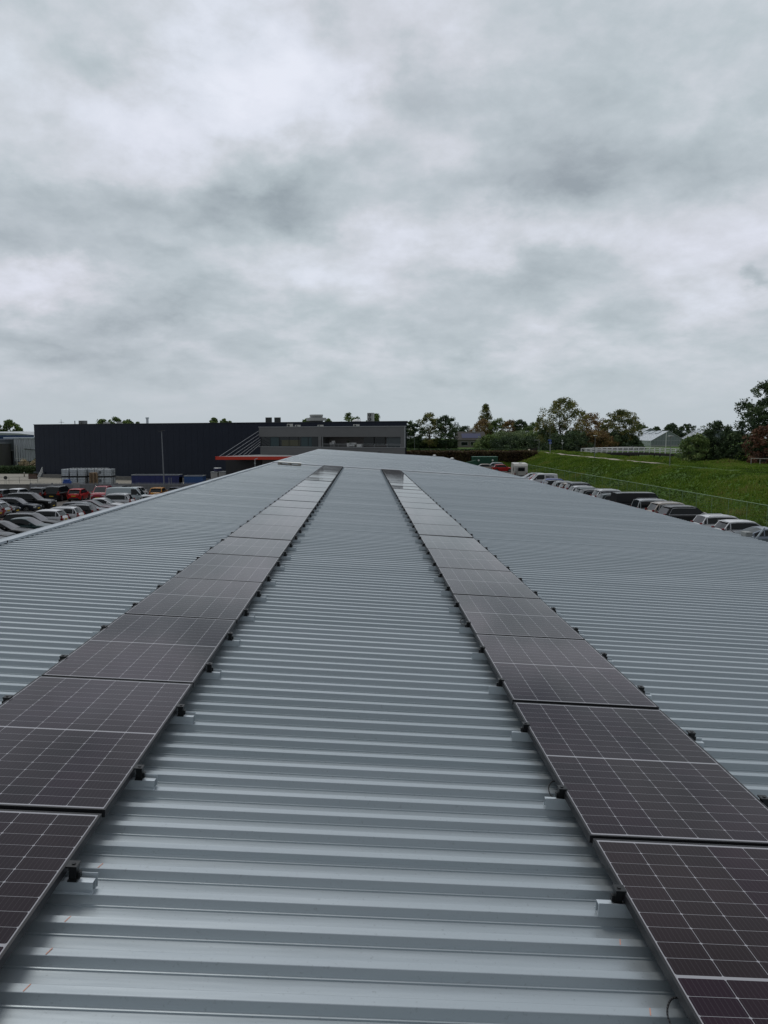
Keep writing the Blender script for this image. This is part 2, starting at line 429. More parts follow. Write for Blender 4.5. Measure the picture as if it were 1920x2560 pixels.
# mounting bracket: short aluminium hat rail on a crest + black clamp with bolt
br = MB()
br.box(-.16, .100, -.030, .030, 0, .002)
br.box(-.16, .100, -.0300, -.0280, .002, .008)
br.box(-.16, .100, -.018, -.0160, .002, .046)
br.box(-.16, .100, .0120, .014, .002, .046)
br.box(-.16, .100, -.0159, .0119, .0442, .046)
br.box(-.16, .104, .0280, .030, .002, .060)
me_rail = br.mesh('rail', M_ALU)
cl = MB()
cl.box(.000, .038, -.022, .022, .0465, .054)
cl.box(.004, .033, -.017, .017, .054, .092)
cl.box(.0362, .046, -.011, .011, .056, .082)
cl.box(-.008, .036, -.023, .023, .1045, .1115)
cl.box(.003, .034, -.020, .020, .092, .1045)
me_clamp = cl.mesh('clamp', M_BLK)
bo = MB(); bo.tube((.017, 0, .1115), (.017, 0, .115), .008, n=10)
me_bolt = bo.mesh('bolt', mat('steel_bolt', (.03, .03, .032), .35, .8))

def place(name, me, parent):
    o = bpy.data.objects.new(name, me); COL.objects.link(o); o.parent = parent; return o
rows = []
H0 = 1.784
for side, xin, xout, (uj, vj) in (('right', .591 * H0, None, (1475.5, 2092)), ('left', -.6654 * H0, None, (257, 2031))):
    J = onplane(uj, vj, PZ, SL)   # first visible joint
    sgn = 1 if side == 'right' else -1
    xc = xin + sgn * PW / 2
    rows.append((side, sgn, xin, xc, J.y))
rp = random.Random(11)
steps = {'right': {1: .035, 2: .022, 6: .03, 14: .05, 21: .03}, 'left': {0: .03, 1: .045, 5: .045, 15: .04, 12: .02}}
for side, sgn, xin, xc, yj in rows:
    n_far = int(round((YSEAM - .35 - yj) / PP))
    first = -2
    idx = 0
    shift = 0
    for i in range(first, n_far):
        idx += 1
        yc = yj + PP * (i + .5)
        grpt = 'solar panels of the ' + side + ' row'
        dz = rp.uniform(-.003, .003); tx = rp.uniform(-.0022, .0022); ty = rp.uniform(-.002, .002)
        if i + 1 in steps[side]: tx += -steps[side][i + 1] * .11
        # shifts sideways by a few mm
        o = empty('solar_panel', (xc + rp.uniform(-.005, .005), yc, PZ - SL * xc + dz), rp.uniform(-.0012, .0012))
        o.rotation_euler = (tx, TILT + ty, rp.uniform(-.0012, .0012))
        tag(o, 'dark solar panel with black frame, %s from the near end of the %s-hand row' % (ordw(idx), side), 'solar panel', grpt)
        place('frame', me_frame, o); place('cell_sheet', me_glass, o)
        nb_ = (idx - 1) * 2
        for q, fr_ in enumerate((-.26, .25)):
            yb_ = yc + fr_ * PL
            # snap to a rib crest
            kk = round((yb_ - .035) / PITCH); yb_ = kk * PITCH + .035
            for edge in ('inner', 'outer'):
                s2 = -sgn if edge == 'inner' else sgn
                xe = xc + s2 * (PW / 2 + .002)
                e_ = empty('mounting_bracket', (xe, yb_, zr(xe, .0395)))
                e_.rotation_euler = (0, TILT if s2 > 0 else -TILT, 0 if s2 > 0 else math.pi)
                tag(e_, 'black clamp on aluminium rail, %s from near end, %s edge of %s row' % (ordw(nb_ + q + 1), edge, side),
                    'mounting bracket', 'mounting brackets along the %s row' % side)
                place('rail', me_rail, e_); c_ = place('clamp', me_clamp, e_); place('bolt', me_bolt, c_)

# loose cable loops under the near panels
def cable(pts, name, label, cat, r=.0035, parent=None):
    b = MB(); 
    P = [Vector(p) for p in pts]; out = []
    for i in range(len(P) - 1):
        p0 = P[max(0, i - 1)]; p1 = P[i]; p2 = P[i + 1]; p3 = P[min(len(P) - 1, i + 2)]
        for t in np.linspace(0, 1, 7)[:-1]:
            out.append(.5 * ((2 * p1) + (-p0 + p2) * t + (2 * p0 - 5 * p1 + 4 * p2 - p3) * t * t + (-p0 + 3 * p1 - 3 * p2 + p3) * t ** 3))
    out.append(P[-1])
    b.path(out, r, 6)
    o = b.obj(name, M_CABLE, smooth=True); tag(o, label, cat)
    return o
xi = rows[0][2]
for (vv, uu, lab) in ((1965, 1378, 'black cable loop sticking out under the third right-hand panel'), (1548, 1148, 'small black cable end poking out beside the fifth right-hand panel'), (2530, 1700, 'black cable loop under the nearest right-hand panel edge')):
    q = onplane(uu, vv, PZ - .05, SL)
    z_ = zr(xi, .06)
    cable([(xi + .05, q.y + .07, z_ + .02), (xi - .012, q.y + .06, z_ + .03), (xi - .045, q.y + .01, z_ + .01), (xi - .03, q.y - .05, z_ - .01), (xi + .04, q.y - .08, z_ + .01)], 'cable', lab, 'cable')
# pairs of roof screws beside the left row
for (uu, vv) in ((671, 1466), (648, 1506), (615, 1554), (525, 1694)):
    q = onplane(uu, vv, CAMZ - 1.885, SL)
    yb_ = round((q.y - .035) / PITCH) * PITCH + .035
    for dx in (-.03, .03):
        s_ = MB(); s_.tube((q.x + dx, yb_, zr(q.x, .034)), (q.x + dx, yb_, zr(q.x, .0405)), .011, n=8)
        s_.tube((q.x + dx, yb_, zr(q.x, .0405)), (q.x + dx, yb_, zr(q.x, .047)), .005, n=6)
        s_.obj('screw', mat('dark_screw', (.05, .05, .05), .4, .5), wh)
M_MARK = mat('orange_crayon', (.62, .30, .22), .8)
for (uu, vv) in ((248, 2168), (166, 2302), (116, 2388), (60, 2480), (1556, 2372), (1630, 2545)):
    q = onplane(uu, vv, CAMZ - 1.889, SL)
    yb_ = round((q.y - .035) / PITCH) * PITCH + .035
    s_ = MB(); s_.quad(*[(q.x + a_, yb_ + c_, zr(q.x + a_, .0400)) for a_, c_ in ((-.004, -.018), (.0, -.018), (.010, .016), (.006, .016))]); s_.obj('paint_mark', M_MARK, wh)
# pallet with white board on the far left of the roof
def pallet_mesh(L=1.2, Wd=.8):
    p = MB()
    for k in range(3):
        y_ = -Wd / 2 + k * (Wd - .1) / 2
        p.box(-L / 2, L / 2, y_, y_ + .1, 0, .022)
        for xk in (-L / 2, -.07, L / 2 - .14): p.box(xk, xk + .14, y_ + .002, y_ + .098, .0222, .1)
    for xk in (-L / 2, -.07, L / 2 - .14): p.box(xk + .002, xk + .138, -Wd / 2 + .001, Wd / 2 - .001, .1002, .122)
    for k in range(5):
        y_ = -Wd / 2 + k * (Wd - .13) / 4
        p.box(-L / 2, L / 2, y_, y_ + .13, .1222, .144)
    return p
M_WOOD = mat('pallet_wood', (.30, .21, .13), .8, var=.3, vscale=6)
M_WOODG = mat('weathered_pallet_wood', (.36, .34, .30), .8, var=.2, vscale=6)
q = onplane(724, 1161.5, CAMZ - 1.86, SL)
pe = empty('roof_pallet', (q.x, q.y, zr(q.x, .038)), 0); pe.rotation_euler = (0, TILT, RAD(1))
tag(pe, 'pallet covered by a white board on the roof near its left edge', 'pallet')
pallet_mesh(1.25, .9).obj('pallet_frame', M_WOODG, pe)
bb = MB(); bb.box(-.64, .64, -.47, .47, .146, .162); bb.obj('board', mat('white_board', (.72, .72, .68), .6), pe)

# things along the low eave
def roofpt(u, v, off=.04): return onplane(u, v, ROOFZ + off, SL)
q = Vector((XR - .12, F * XR / (1332 - 908), 0)); q.z = zr(q.x, .035)
r_ = empty('lightning_rod', q); tag(r_, 'thin dark rod standing on the low roof edge in front of the white van', 'rod')
b = MB(); b.tube((0, 0, .02), (0, 0, .5), .012, .008); b.obj('rod', M_BLK, r_)
b = MB(); b.box(-.05, .05, -.05, .05, 0, .02); b.obj('foot', M_ALU, r_)
for u_, lab in ((1086, 'small white vent cap at the far corner of the roof'), (1136, 'small white vent cap on the low roof edge before the dark hedge')):
    d_ = F * XR / (u_ - 908) if u_ > 1100 else Y1 - .6
    o = empty('roof_outlet', (XR - .25 if u_ > 1100 else X(u_, d_), d_, 0)); o.location.z = zr(o.location.x, .035)
    tag(o, lab, 'vent cap')
    b = MB(); b.tube((0, 0, 0), (0, 0, .16), .09, n=12); b.obj('pipe', M_TRIM, o)
    b = MB(); b.tube((0, 0, .165), (0, 0, .21), .22, .18, n=14); b.tube((0, 0, .211), (0, 0, .26), .18, .05, n=14); b.obj('cap', mat('white_plastic', (.75, .75, .73), .4), o)
dn = F * XR / (1861 - 908)
cable([(XR - .1, dn + .5, zr(XR, .04)), (XR - .02, dn + .42, zr(XR, .12)), (XR + .02, dn + .2, zr(XR, .05)), (XR + .05, dn - .05, zr(XR, -.01)), (XR + .03, dn - .4, zr(XR, .07)), (XR - .02, dn - .6, zr(XR, .12))], 'cable', 'black cable looping over the low roof edge at the right', 'cable', r=.008)
b = MB()
d2 = F * XR / (1363 - 908)
cable([(XR - .05, d2 + .5, zr(XR, .04)), (XR - .03, d2 + .4, zr(XR, .16)), (XR, d2, zr(XR, .05)), (XR, d2 - .5, zr(XR, .16)), (XR, d2 - .6, zr(XR, .04))], 'cable', 'thin cable bent over the roof edge near the dark blue car', 'cable', r=.008)
# junction gear at the right frame edge
dj = F * XR / (1885 - 908)
g = empty('gutter_junction_box', (XR + .02, dj, zr(XR, .04))); tag(g, 'grey junction box with metal bracket on the low roof edge at far right', 'junction box')
b = MB(); b.box(-.09, .09, -.13, .13, 0, .11); b.obj('box', mat('grey_plastic', (.22, .23, .22), .5), g, bevel=.015)
b = MB(); b.box(-.11, .11, -.16, .16, -.02, -.001); b.obj('base_plate', M_ALU, g)
b = MB(); b.tube((.05, -.34, -.05), (.12, -.62, .3), .022); b.obj('pipe', M_ALU, g)

# ------------------------------------------------------------------ terrain
def ss(a, b_, x):
    t = np.clip((x - a) / (b_ - a), 0, 1); return t * t * (3 - 2 * t)
def vnoise(x, y, s, seed=0):
    # cheap smooth noise from sines
    r = np.random.RandomState(seed); o = 0
    for i in range(7):
        a, p = r.uniform(0, 2 * np.pi, 2); k = s * r.uniform(.6, 1.7)
        o = o + np.sin((x * np.cos(a) + y * np.sin(a)) * k + p)
    return o / 7
def terr(x, y):
    x = np.asarray(x, float); y = np.asarray(y, float)
    lot = ss(-3, 8, x) * 1.0                                        # left lot 0, right lot 1
    yard = .7 * ss(110.6, 110.9, y) * (1 - ss(-3, 8, x))
    near = lot + yard
    bank = ss(30.4, 40.5, x) * 3.0 * (1 - 0)                            # dike beside the lot
    north = ss(160, 171, y) * ss(2, 10, x) * 3.0
    up = np.maximum(bank, north)
    z = near + up
    canal = ss(52, 56, x) * (1 - ss(66, 70, x)) * ss(139, 144, y) * (1 - ss(230, 240, y))
    z = z - canal * 2.2
    z = z + (up > .05) * (.10 * vnoise(x, y, .9, 1) + .07 * vnoise(x, y, 2.3, 2)) * np.minimum(1, up)
    # ditch beyond the dike
    z = z - 1.2 * ss(47, 52, x) * (1 - ss(60, 90, y)) * 0
    return z
def grid_mesh(xs, ys, name, mats, zoff=0):
    XX, YY = np.meshgrid(xs, ys); ZZ = terr(XX, YY) + zoff
    v = np.stack([XX, YY, ZZ], -1).reshape(-1, 3); nx, ny = len(xs), len(ys)
    i = np.arange((nx - 1) * (ny - 1)); a = (i // (nx - 1)) * nx + i % (nx - 1)
    f = np.stack([a, a + 1, a + nx + 1, a + nx], -1)
    me = bpy.data.meshes.new(name); me.from_pydata(v.tolist(), [], f.tolist()); me.update()
    me.polygons.foreach_set('use_smooth', [True] * len(me.polygons))
    me.materials.append(mats)
    o = bpy.data.objects.new(name, me); COL.objects.link(o); o['kind'] = 'structure'
    return o
def ground_mat():
    M = bpy.data.materials.new('ground_cover'); M.use_nodes = True; nt = M.node_tree; b = nt.nodes['Principled BSDF']
    g = N(nt, 'ShaderNodeNewGeometry'); Pp = g.outputs['Position']; x, y, z = sep(nt, Pp)
    a1 = noise(nt, Pp, .22, 8, .62)['Fac']; a2 = noise(nt, Pp, 1.1, 8, .65)['Fac']; a3 = noise(nt, Pp, .05, 4)['Fac']
    grass = mixc(nt, a2, (.028, .060, .010), (.080, .155, .020))
    r1 = N(nt, 'ShaderNodeMapRange'); nt.links.new(a1, r1.inputs[0]); r1.inputs[1].default_value = .5; r1.inputs[2].default_value = .68
    grass = mixc(nt, mth(nt, 'MULTIPLY', r1.outputs[0], .55), grass, (.085, .085, .025))
    r2 = N(nt, 'ShaderNodeMapRange'); nt.links.new(a1, r2.inputs[0]); r2.inputs[1].default_value = .46; r2.inputs[2].default_value = .34
    grass = mixc(nt, mth(nt, 'MULTIPLY', r2.outputs[0], .6), grass, (.014, .028, .008))
    tar = mixc(nt, noise(nt, Pp, .35, 7, .6)['Fac'], (.085, .078, .070), (.16, .148, .135))
    tar = mixc(nt, mth(nt, 'MULTIPLY', noise(nt, Pp, 6, 4)['Fac'], .3), tar, (.07, .065, .06))
    yd = mixc(nt, noise(nt, Pp, .25, 6)['Fac'], (.24, .225, .19), (.34, .32, .27))
    # masks
    isx = mth(nt, 'GREATER_THAN', x, 29.8); isn = mth(nt, 'MULTIPLY', mth(nt, 'GREATER_THAN', y, 158.5), mth(nt, 'GREATER_THAN', x, 3))
    gm = mth(nt, 'MAXIMUM', isx, isn)
    isf = mth(nt, 'GREATER_THAN', y, 152.5)
    gm = mth(nt, 'MAXIMUM', gm, isf)
    ym = mth(nt, 'MULTIPLY', mth(nt, 'GREATER_THAN', y, 110.7), mth(nt, 'LESS_THAN', x, 2))
    c = mixc(nt, ym, tar, yd); c = mixc(nt, gm, c, grass)
    nt.links.new(c, b.inputs['Base Color']); b.inputs['Roughness'].default_value = .9; b.inputs['Specular IOR Level'].default_value = .15
    bp = N(nt, 'ShaderNodeBump'); bp.inputs['Distance'].default_value = .25
    nt.links.new(mth(nt, 'MULTIPLY', gm, .8), bp.inputs['Strength']); nt.links.new(a2, bp.inputs['Height']); nt.links.new(bp.outputs[0], b.inputs['Normal'])
    return M
M_GR = ground_mat()
xs = np.unique(np.concatenate([np.linspace(-900, -120, 14), np.linspace(-120, -5, 30), np.linspace(-5, 10, 12), np.linspace(10, 29, 8), np.linspace(29.5, 75, 92), np.linspace(76, 140, 30), np.linspace(150, 900, 14)]))
ys = np.unique(np.concatenate([np.linspace(-60, 30, 12), np.linspace(32, 110.55, 120), [110.6, 110.7, 110.8, 110.9, 111], np.linspace(112, 185, 110), np.linspace(187, 260, 40), np.linspace(270, 1500, 20)]))
grid_mesh(xs, ys, 'ground', M_GR)
# path on the dike
def strip(pts, w, name, m, off=.05, kind='structure'):
    P = [Vector((a, b_)) for a, b_ in pts]; out = []
    for i in range(len(P) - 1):
        p0 = P[max(0, i - 1)]; p1 = P[i]; p2 = P[i + 1]; p3 = P[min(len(P) - 1, i + 2)]
        n = max(2, int((p2 - p1).length / 1.0))
        for t in np.linspace(0, 1, n + 1)[:-1]:
            out.append(.5 * ((2 * p1) + (-p0 + p2) * t + (2 * p0 - 5 * p1 + 4 * p2 - p3) * t * t + (-p0 + 3 * p1 - 3 * p2 + p3) * t ** 3))
    out.append(P[-1]); b = MB()
    L = []
    for i, p in enumerate(out):
        d = (out[min(i + 1, len(out) - 1)] - out[max(i - 1, 0)]).normalized(); n_ = Vector((-d.y, d.x))
        row = []
        for k in (-1, -.5, 0, .5, 1):
            q_ = p + n_ * (w / 2 * k); row.append((q_.x, q_.y, float(terr(q_.x, q_.y)) + off))
        L.append(row)
    for a_, b2 in zip(L[:-1], L[1:]):
        for k in range(4): b.quad(a_[k], b2[k], b2[k + 1], a_[k + 1])
    o = b.obj(name, m); o['kind'] = kind
    return o
M_PATH = mat('pale_path', (.30, .27, .21), .9, var=.15, vscale=1)
strip([(42.5, 106), (42.6, 118), (42.8, 140), (43.2, 165), (44.5, 185), (46, 205), (52, 235)], 1.6, 'path', M_PATH, .12)
strip([(45.5, 190), (40, 188), (36, 190), (33, 200)], 4, 'path', M_PATH, .14)
strip([(44, 172), (47, 165.5), (51, 165)], 3.5, 'path', M_PATH, .13)
# water in the canal
b = MB(); b.quad((50, 138, 2.35), (72, 138, 2.35), (72, 242, 2.35), (50, 242, 2.35)); o = b.obj('water', mat('dark_water', (.012, .014, .012), .08)); o['kind'] = 'structure'

# grass tufts on the dike
def leafmesh(name, V, Fc, tint, m, parent=None):
    me = bpy.data.meshes.new(name)
    me.vertices.add(len(V)); me.vertices.foreach_set('co', np.asarray(V, np.float32).ravel())
    k = Fc.shape[1]; nf = len(Fc)
    me.loops.add(nf * k); me.loops.foreach_set('vertex_index', Fc.ravel().astype(np.int32))
    me.polygons.add(nf); me.polygons.foreach_set('loop_start', np.arange(nf, dtype=np.int32) * k)
    try: me.polygons.foreach_set('loop_total', np.full(nf, k, dtype=np.int32))
    except Exception: pass
    me.update(calc_edges=True); me.validate()
    at_ = me.attributes.new('tint', 'FLOAT', 'FACE'); at_.data.foreach_set('value', np.asarray(tint, np.float32))
    me.materials.append(m)
    o = bpy.data.objects.new(name, me); COL.objects.link(o)
    if parent is not None: o.parent = parent
    return o
def leaf_mat(name, cols, rough=.65, trans=.22, BR=1.0):
    if name in MC: return MC[name]
    M = bpy.data.materials.new(name); M.use_nodes = True; nt = M.node_tree; b = nt.nodes['Principled BSDF']
    a = N(nt, 'ShaderNodeAttribute', attribute_name='tint')
    r = N(nt, 'ShaderNodeValToRGB'); nt.links.new(a.outputs['Fac'], r.inputs[0])
    cols = [tuple(min(1, v * BR) for v in c) for c in cols]
    e = r.color_ramp.elements; e[0].color = (*cols[0], 1); e[1].color = (*cols[-1], 1)
    for i, c in enumerate(cols[1:-1]): q = e.new((i + 1) / (len(cols) - 1)); q.color = (*c, 1)
    nt.links.new(r.outputs[0], b.inputs['Base Color']); b.inputs['Roughness'].default_value = rough; b.inputs['Specular IOR Level'].default_value = .25
    tb = N(nt, 'ShaderNodeBsdfTranslucent'); nt.links.new(r.outputs[0], tb.inputs[0]); ms = N(nt, 'ShaderNodeMixShader'); ms.inputs[0].default_value = trans
    nt.links.new(b.outputs[0], ms.inputs[1]); nt.links.new(tb.outputs[0], ms.inputs[2])
    nt.links.new(ms.outputs[0], nt.nodes['Material Output'].inputs[0])
    MC[name] = M; return M
rs = np.random.RandomState(5)
def tufts(n, xr_, yr_, h, wd, name, cols, label, dens=None, nb=4, lean=.35):
    x = rs.uniform(*xr_, n); y = rs.uniform(*yr_, n)
    if dens is not None:
        k = rs.uniform(0, 1, n) < dens(x, y); x, y = x[k], y[k]; n = len(x)
    # clumped height field
    cn = (vnoise(x, y, 1.3, 9) + vnoise(x, y, .45, 8)) * .5
    hh = h * (1 + 1.6 * cn).clip(.25, 2.4) * rs.uniform(.6, 1.3, n)
    z = terr(x, y)
    V = []; T = []
    for k in range(nb):
        a = rs.uniform(0, 2 * np.pi, n); ox = rs.normal(0, wd, n); oy = rs.normal(0, wd, n)
        bx = x + ox; by = y + oy
        dx, dy = np.cos(a) * wd * .8, np.sin(a) * wd * .8
        lx, ly = rs.normal(0, lean, n) * hh, rs.normal(0, lean, n) * hh
        V.append(np.stack([np.stack([bx - dx, by - dy, z - .05], -1), np.stack([bx + dx, by + dy, z - .05], -1), np.stack([bx + lx, by + ly, z + hh], -1)], 1))
        T.append((.5 + .9 * cn + rs.normal(0, .16, n)).clip(0, 1))
    V = np.concatenate(V).reshape(-1, 3); T = np.concatenate(T)
    Fc = np.arange(len(V)).reshape(-1, 3)
    o = leafmesh(name, V, Fc, T, leaf_mat(name + '_blades', cols))
    o['kind'] = 'stuff'; o['label'] = label; o['category'] = 'grass'
    return o
def offpath(x, y): return ((np.abs(x - 42.9) > 1.25) | (y < 84)) * 1.0
GC = [(.028, .054, .007), (.070, .125, .012), (.120, .205, .018), (.180, .270, .030), (.25, .24, .07)]
tufts(62000, (30.2, 60), (42, 162), .17, .10, 'grass', GC, 'lush green grass covering the dike slope behind the fence', offpath)
tufts(26000, (8, 60), (159, 196), .28, .20, 'grass', GC, 'rough green grass on the bank beyond the car park', lambda x, y: ((np.abs(x - 43.6) > 1.6) | (y > 188)) * 1.0)
tufts(2500, (30.0, 31.5), (44, 158), .4, .1, 'grass', [(.03, .045, .012), (.06, .075, .02), (.11, .10, .05)], 'taller pale grass along the foot of the green fence')
tufts(7000, (46, 74), (108, 138), .35, .2, 'grass', GC, 'tall grass on the crest of the dike in front of the bridge')

# ------------------------------------------------------------------ trees
def crown_pts(prof, n_cl, n_leaf, R, leaf, seed, sq=.7, hollow=.35):
    """prof(t, ang)->radius, t in 0..1 up the crown. returns quads + tint"""
    r = np.random.RandomState(seed)
    C = []; tries = 0
    while len(C) < n_cl and tries < 20000:
        tries += 1
        t = r.uniform(0, 1); a = r.uniform(0, 2 * np.pi)
        rad = prof(t, a); k = math.sqrt(r.uniform(hollow ** 2, 1)) * rad
        C.append((k * math.cos(a), k * math.sin(a), t))
    return np.array(C)
LEAF = {}
def make_tree(name, base, H, Rr, kind, cols, label, cat, group=None, seed=1, n_cl=110, n_leaf=64, leaf=.52, trunk_h=.10, lean=0, clr=.75, bark=(.06, .05, .04), cl_size=None):
    r = np.random.RandomState(seed)
    root = empty(name, base, r.uniform(0, 6)); tag(root, label, cat, group)
    z0 = H * trunk_h; CH = H - z0
    lob = r.uniform(0, 2 * np.pi, 6)
    def prof(t, a):
        if kind == 'round': s = math.sin(math.pi * min(1, (t * .86 + .12))) ** .6
        elif kind == 'cone': s = (1 - t) ** .85 * (.9 + .1 * math.sin(t * 34)) + .04
        elif kind == 'poplar': s = math.sin(math.pi * min(1, t * .9 + .1)) ** .5
        elif kind == 'shrub': s = math.sqrt(max(0, 1 - t * t)) + .05
        else: s = (math.sin(math.pi * min(1, t * .8 + .2)) ** .8)
        return (1.75 if kind == 'cone' else 1.3) * s * (1 + .20 * math.sin(2 * a + lob[0] + 3 * t) + .14 * math.sin(3 * a + lob[1] - 5 * t) + .10 * math.sin(5 * a + lob[2] + 9 * t)) * Rr
    cs = cl_size or Rr * .33
    C = crown_pts(prof, n_cl, n_leaf, Rr, leaf, seed + 50)
    V = []; T = []
    for (cx, cy, t) in C:
        cz = z0 + t * (CH - cs * .3)
        n = int(n_leaf * r.uniform(.6, 1.4)); sc = cs * r.uniform(.6, 1.25)
        d = r.normal(0, 1, (n, 3)); d /= np.linalg.norm(d, axis=1)[:, None]
        rr = r.uniform(.45, 1, n)[:, None] * sc
        p = d * rr * np.array([1, 1, .72]) + np.array([cx, cy, cz])
        ax = r.normal(0, 1, (n, 3)); ax /= np.linalg.norm(ax, axis=1)[:, None]
        bx = np.cross(ax, d + r.normal(0, .5, (n, 3))); bx /= (np.linalg.norm(bx, axis=1)[:, None] + 1e-6)
        s = leaf * r.uniform(.5, 1.2, (n, 1))
        q = np.stack([p - ax * s * .5, p + bx * s * .28, p + ax * s * .5, p - bx * s * .28], 1)
        V.append(q); T.append((r.uniform(.0, 1.) * .75 + .1 + r.normal(0, .14, n)).clip(0, 1))
    V = np.concatenate(V).reshape(-1, 3); T = np.concatenate(T); Fc = np.arange(len(V)).reshape(-1, 4)
    leafmesh('crown', V, Fc, T, cols, root)
    b = MB()
    tr = max(.08, H * .014)
    top = Vector((r.normal(0, .03) * H, r.normal(0, .03) * H, z0 + CH * .45))
    mid = Vector((top.x * .3, top.y * .3, z0 * .9))
    if kind != 'shrub':
        b.tube((0, 0, -.3), mid, tr * 1.25, tr, n=8); b.tube(mid, top, tr, tr * .55, n=8)
        b.tube(top, (top.x * 1.2, top.y * 1.2, z0 + CH * .9), tr * .5, tr * .12, n=6)
    pick = C[r.permutation(len(C))[:min(len(C), 16 if kind != 'cone' else 6)]]
    for (cx, cy, t) in pick:
        e_ = Vector((cx * .9, cy * .9, z0 + t * CH * .96)); s_ = mid.lerp(top, min(1, max(0, t * r.uniform(.5, 1.0)))) if kind != 'shrub' else Vector((0, 0, 0))
        m_ = s_.lerp(e_, .5) + Vector((0, 0, -.04 * H))
        b.tube(s_, m_, tr * .38, tr * .22, n=5); b.tube(m_, e_, tr * .22, tr * .06, n=5)
    b.obj('trunk', mat('bark_%s' % cat.split()[0], bark, .9, var=.3), root)
    return root
_lm = leaf_mat
def leaf_mat(name, cols, **k): return _lm(name, cols, BR=1.2 if name == 'plumes' else 3.1, **k)
LM = {
    'green': leaf_mat('leaves_green', [(.018, .028, .010), (.032, .050, .016), (.050, .075, .022), (.085, .10, .035)]),
    'dark': leaf_mat('leaves_dark', [(.008, .014, .008), (.015, .025, .012), (.024, .038, .016), (.04, .055, .022)]),
    'brown': leaf_mat('leaves_autumn', [(.030, .024, .012), (.060, .040, .018), (.095, .060, .024), (.065, .065, .022)]),
    'mixed': leaf_mat('leaves_mixed', [(.020, .026, .010), (.042, .050, .016), (.070, .072, .022), (.10, .075, .028)]),
    'willow': leaf_mat('leaves_willow', [(.030, .040, .020), (.045, .062, .030), (.070, .090, .042), (.09, .11, .055)]),
    'rust': leaf_mat('leaves_rust', [(.018, .012, .008), (.045, .020, .012), (.060, .030, .018), (.04, .032, .016)]),
    'pampas': leaf_mat('plumes', [(.30, .24, .14), (.45, .38, .25), (.60, .52, .36)]),
}
def tree_at(name, u, vtop, vbase, d, wpx, *a, zb=None, **k):
    p = at(u, vbase, d); zz = float(terr(p.x, p.y)) if zb is None else zb
    top = at(u, vtop, d).z
    return make_tree(name, (p.x, p.y, zz), top - zz, wpx / 2 * d / F, *a, **k)
TG = 'trees beyond the bank'
tree_at('broadleaf_tree', 1028, 1054, 1115, 235, 44, 'round', LM['dark'], 'dark tree rising directly behind the right end of the black hall', 'tree', TG, seed=1)
tree_at('broadleaf_tree', 1074, 1032, 1115, 245, 56, 'round', LM['mixed'], 'tall loose green tree left of the darker tree near the house', 'tree', TG, seed=2, n_cl=80)
tree_at('broadleaf_tree', 1116, 1037, 1115, 240, 46, 'round', LM['dark'], 'dense dark green tree just left of the house with roof panels', 'tree', TG, seed=3, n_cl=90)
tree_at('broadleaf_tree', 1158, 1064, 1112, 330, 44, 'round', LM['dark'], 'low dark tree behind the left half of the house', 'tree', TG, seed=4)
tree_at('conifer_tree', 1213, 1010, 1115, 300, 46, 'cone', LM['mixed'], 'pointed conifer standing above all trees behind the house', 'tree', TG, seed=5, n_cl=120, trunk_h=.1)
tree_at('broadleaf_tree', 1206, 1048, 1115, 292, 52, 'round', LM['brown'], 'reddish brown tree at the foot of the pointed conifer', 'tree', TG, seed=6, trunk_h=.08)
tree_at('broadleaf_tree', 1243, 1047, 1115, 290, 44, 'round', LM['green'], 'green tree just right of the reddish brown tree', 'tree', TG, seed=7, trunk_h=.1)
tree_at('broadleaf_tree', 1276, 1050, 1115, 285, 42, 'round', LM['brown'], 'brownish tree in the middle of the tree belt', 'tree', TG, seed=8, trunk_h=.1)
tree_at('broadleaf_tree', 1303, 1050, 1115, 280, 40, 'round', LM['dark'], 'dark round tree right of the brownish belt tree', 'tree', TG, seed=9, trunk_h=.12)
tree_at('broadleaf_tree', 1334, 1056, 1115, 275, 46, 'round', LM['green'], 'green tree behind the left road sign pole', 'tree', TG, seed=10, trunk_h=.1)
for i, (u_, vt, w_, k_, lab) in enumerate(((1256, 1082, 70, 'willow', 'pale green willow shrub right of the house'), (1300, 1078, 80, 'willow', 'wide pale green shrub in the middle of the bank top'), (1228, 1088, 60, 'green', 'low green shrub beside the house wall'),
                                           (1340, 1080, 60, 'green', 'green shrub just left of the sign pole'), (1275, 1092, 70, 'dark', 'dark low shrub under the willow shrubs'), (1325, 1094, 80, 'dark', 'dark low shrub beneath the green shrub by the sign pole'))):
    tree_at('shrub', u_, vt, 1118, 250 - i * 3, w_, 'shrub', LM[k_], lab, 'shrub', 'shrubs on the bank top', seed=20 + i, trunk_h=.0, n_cl=110, leaf=.55)
tree_at('broadleaf_tree', 1405, 995, 1118, 225, 94, 'round', LM['mixed'], 'largest open-crowned tree between the sign poles and the bridge', 'tree', TG, seed=30, n_cl=210, n_leaf=64, trunk_h=.12, cl_size=1.35, leaf=.50)
tree_at('broadleaf_tree', 1372, 1062, 1118, 228, 60, 'round', LM['dark'], 'dark understory tree left below the largest open tree', 'tree', TG, seed=31, trunk_h=.05)
tree_at('broadleaf_tree', 1478, 1034, 1118, 232, 72, 'round', LM['brown'], 'thin-topped orange brown tree between two green trees', 'tree', TG, seed=32, n_cl=140, n_leaf=56, trunk_h=.06, cl_size=1.25, leaf=.5)
tree_at('broadleaf_tree', 1550, 1025, 1118, 222, 66, 'round', LM['mixed'], 'rounded green and brown tree left of the greenhouse', 'tree', TG, seed=33, n_cl=170, trunk_h=.14, cl_size=1.2, leaf=.5)
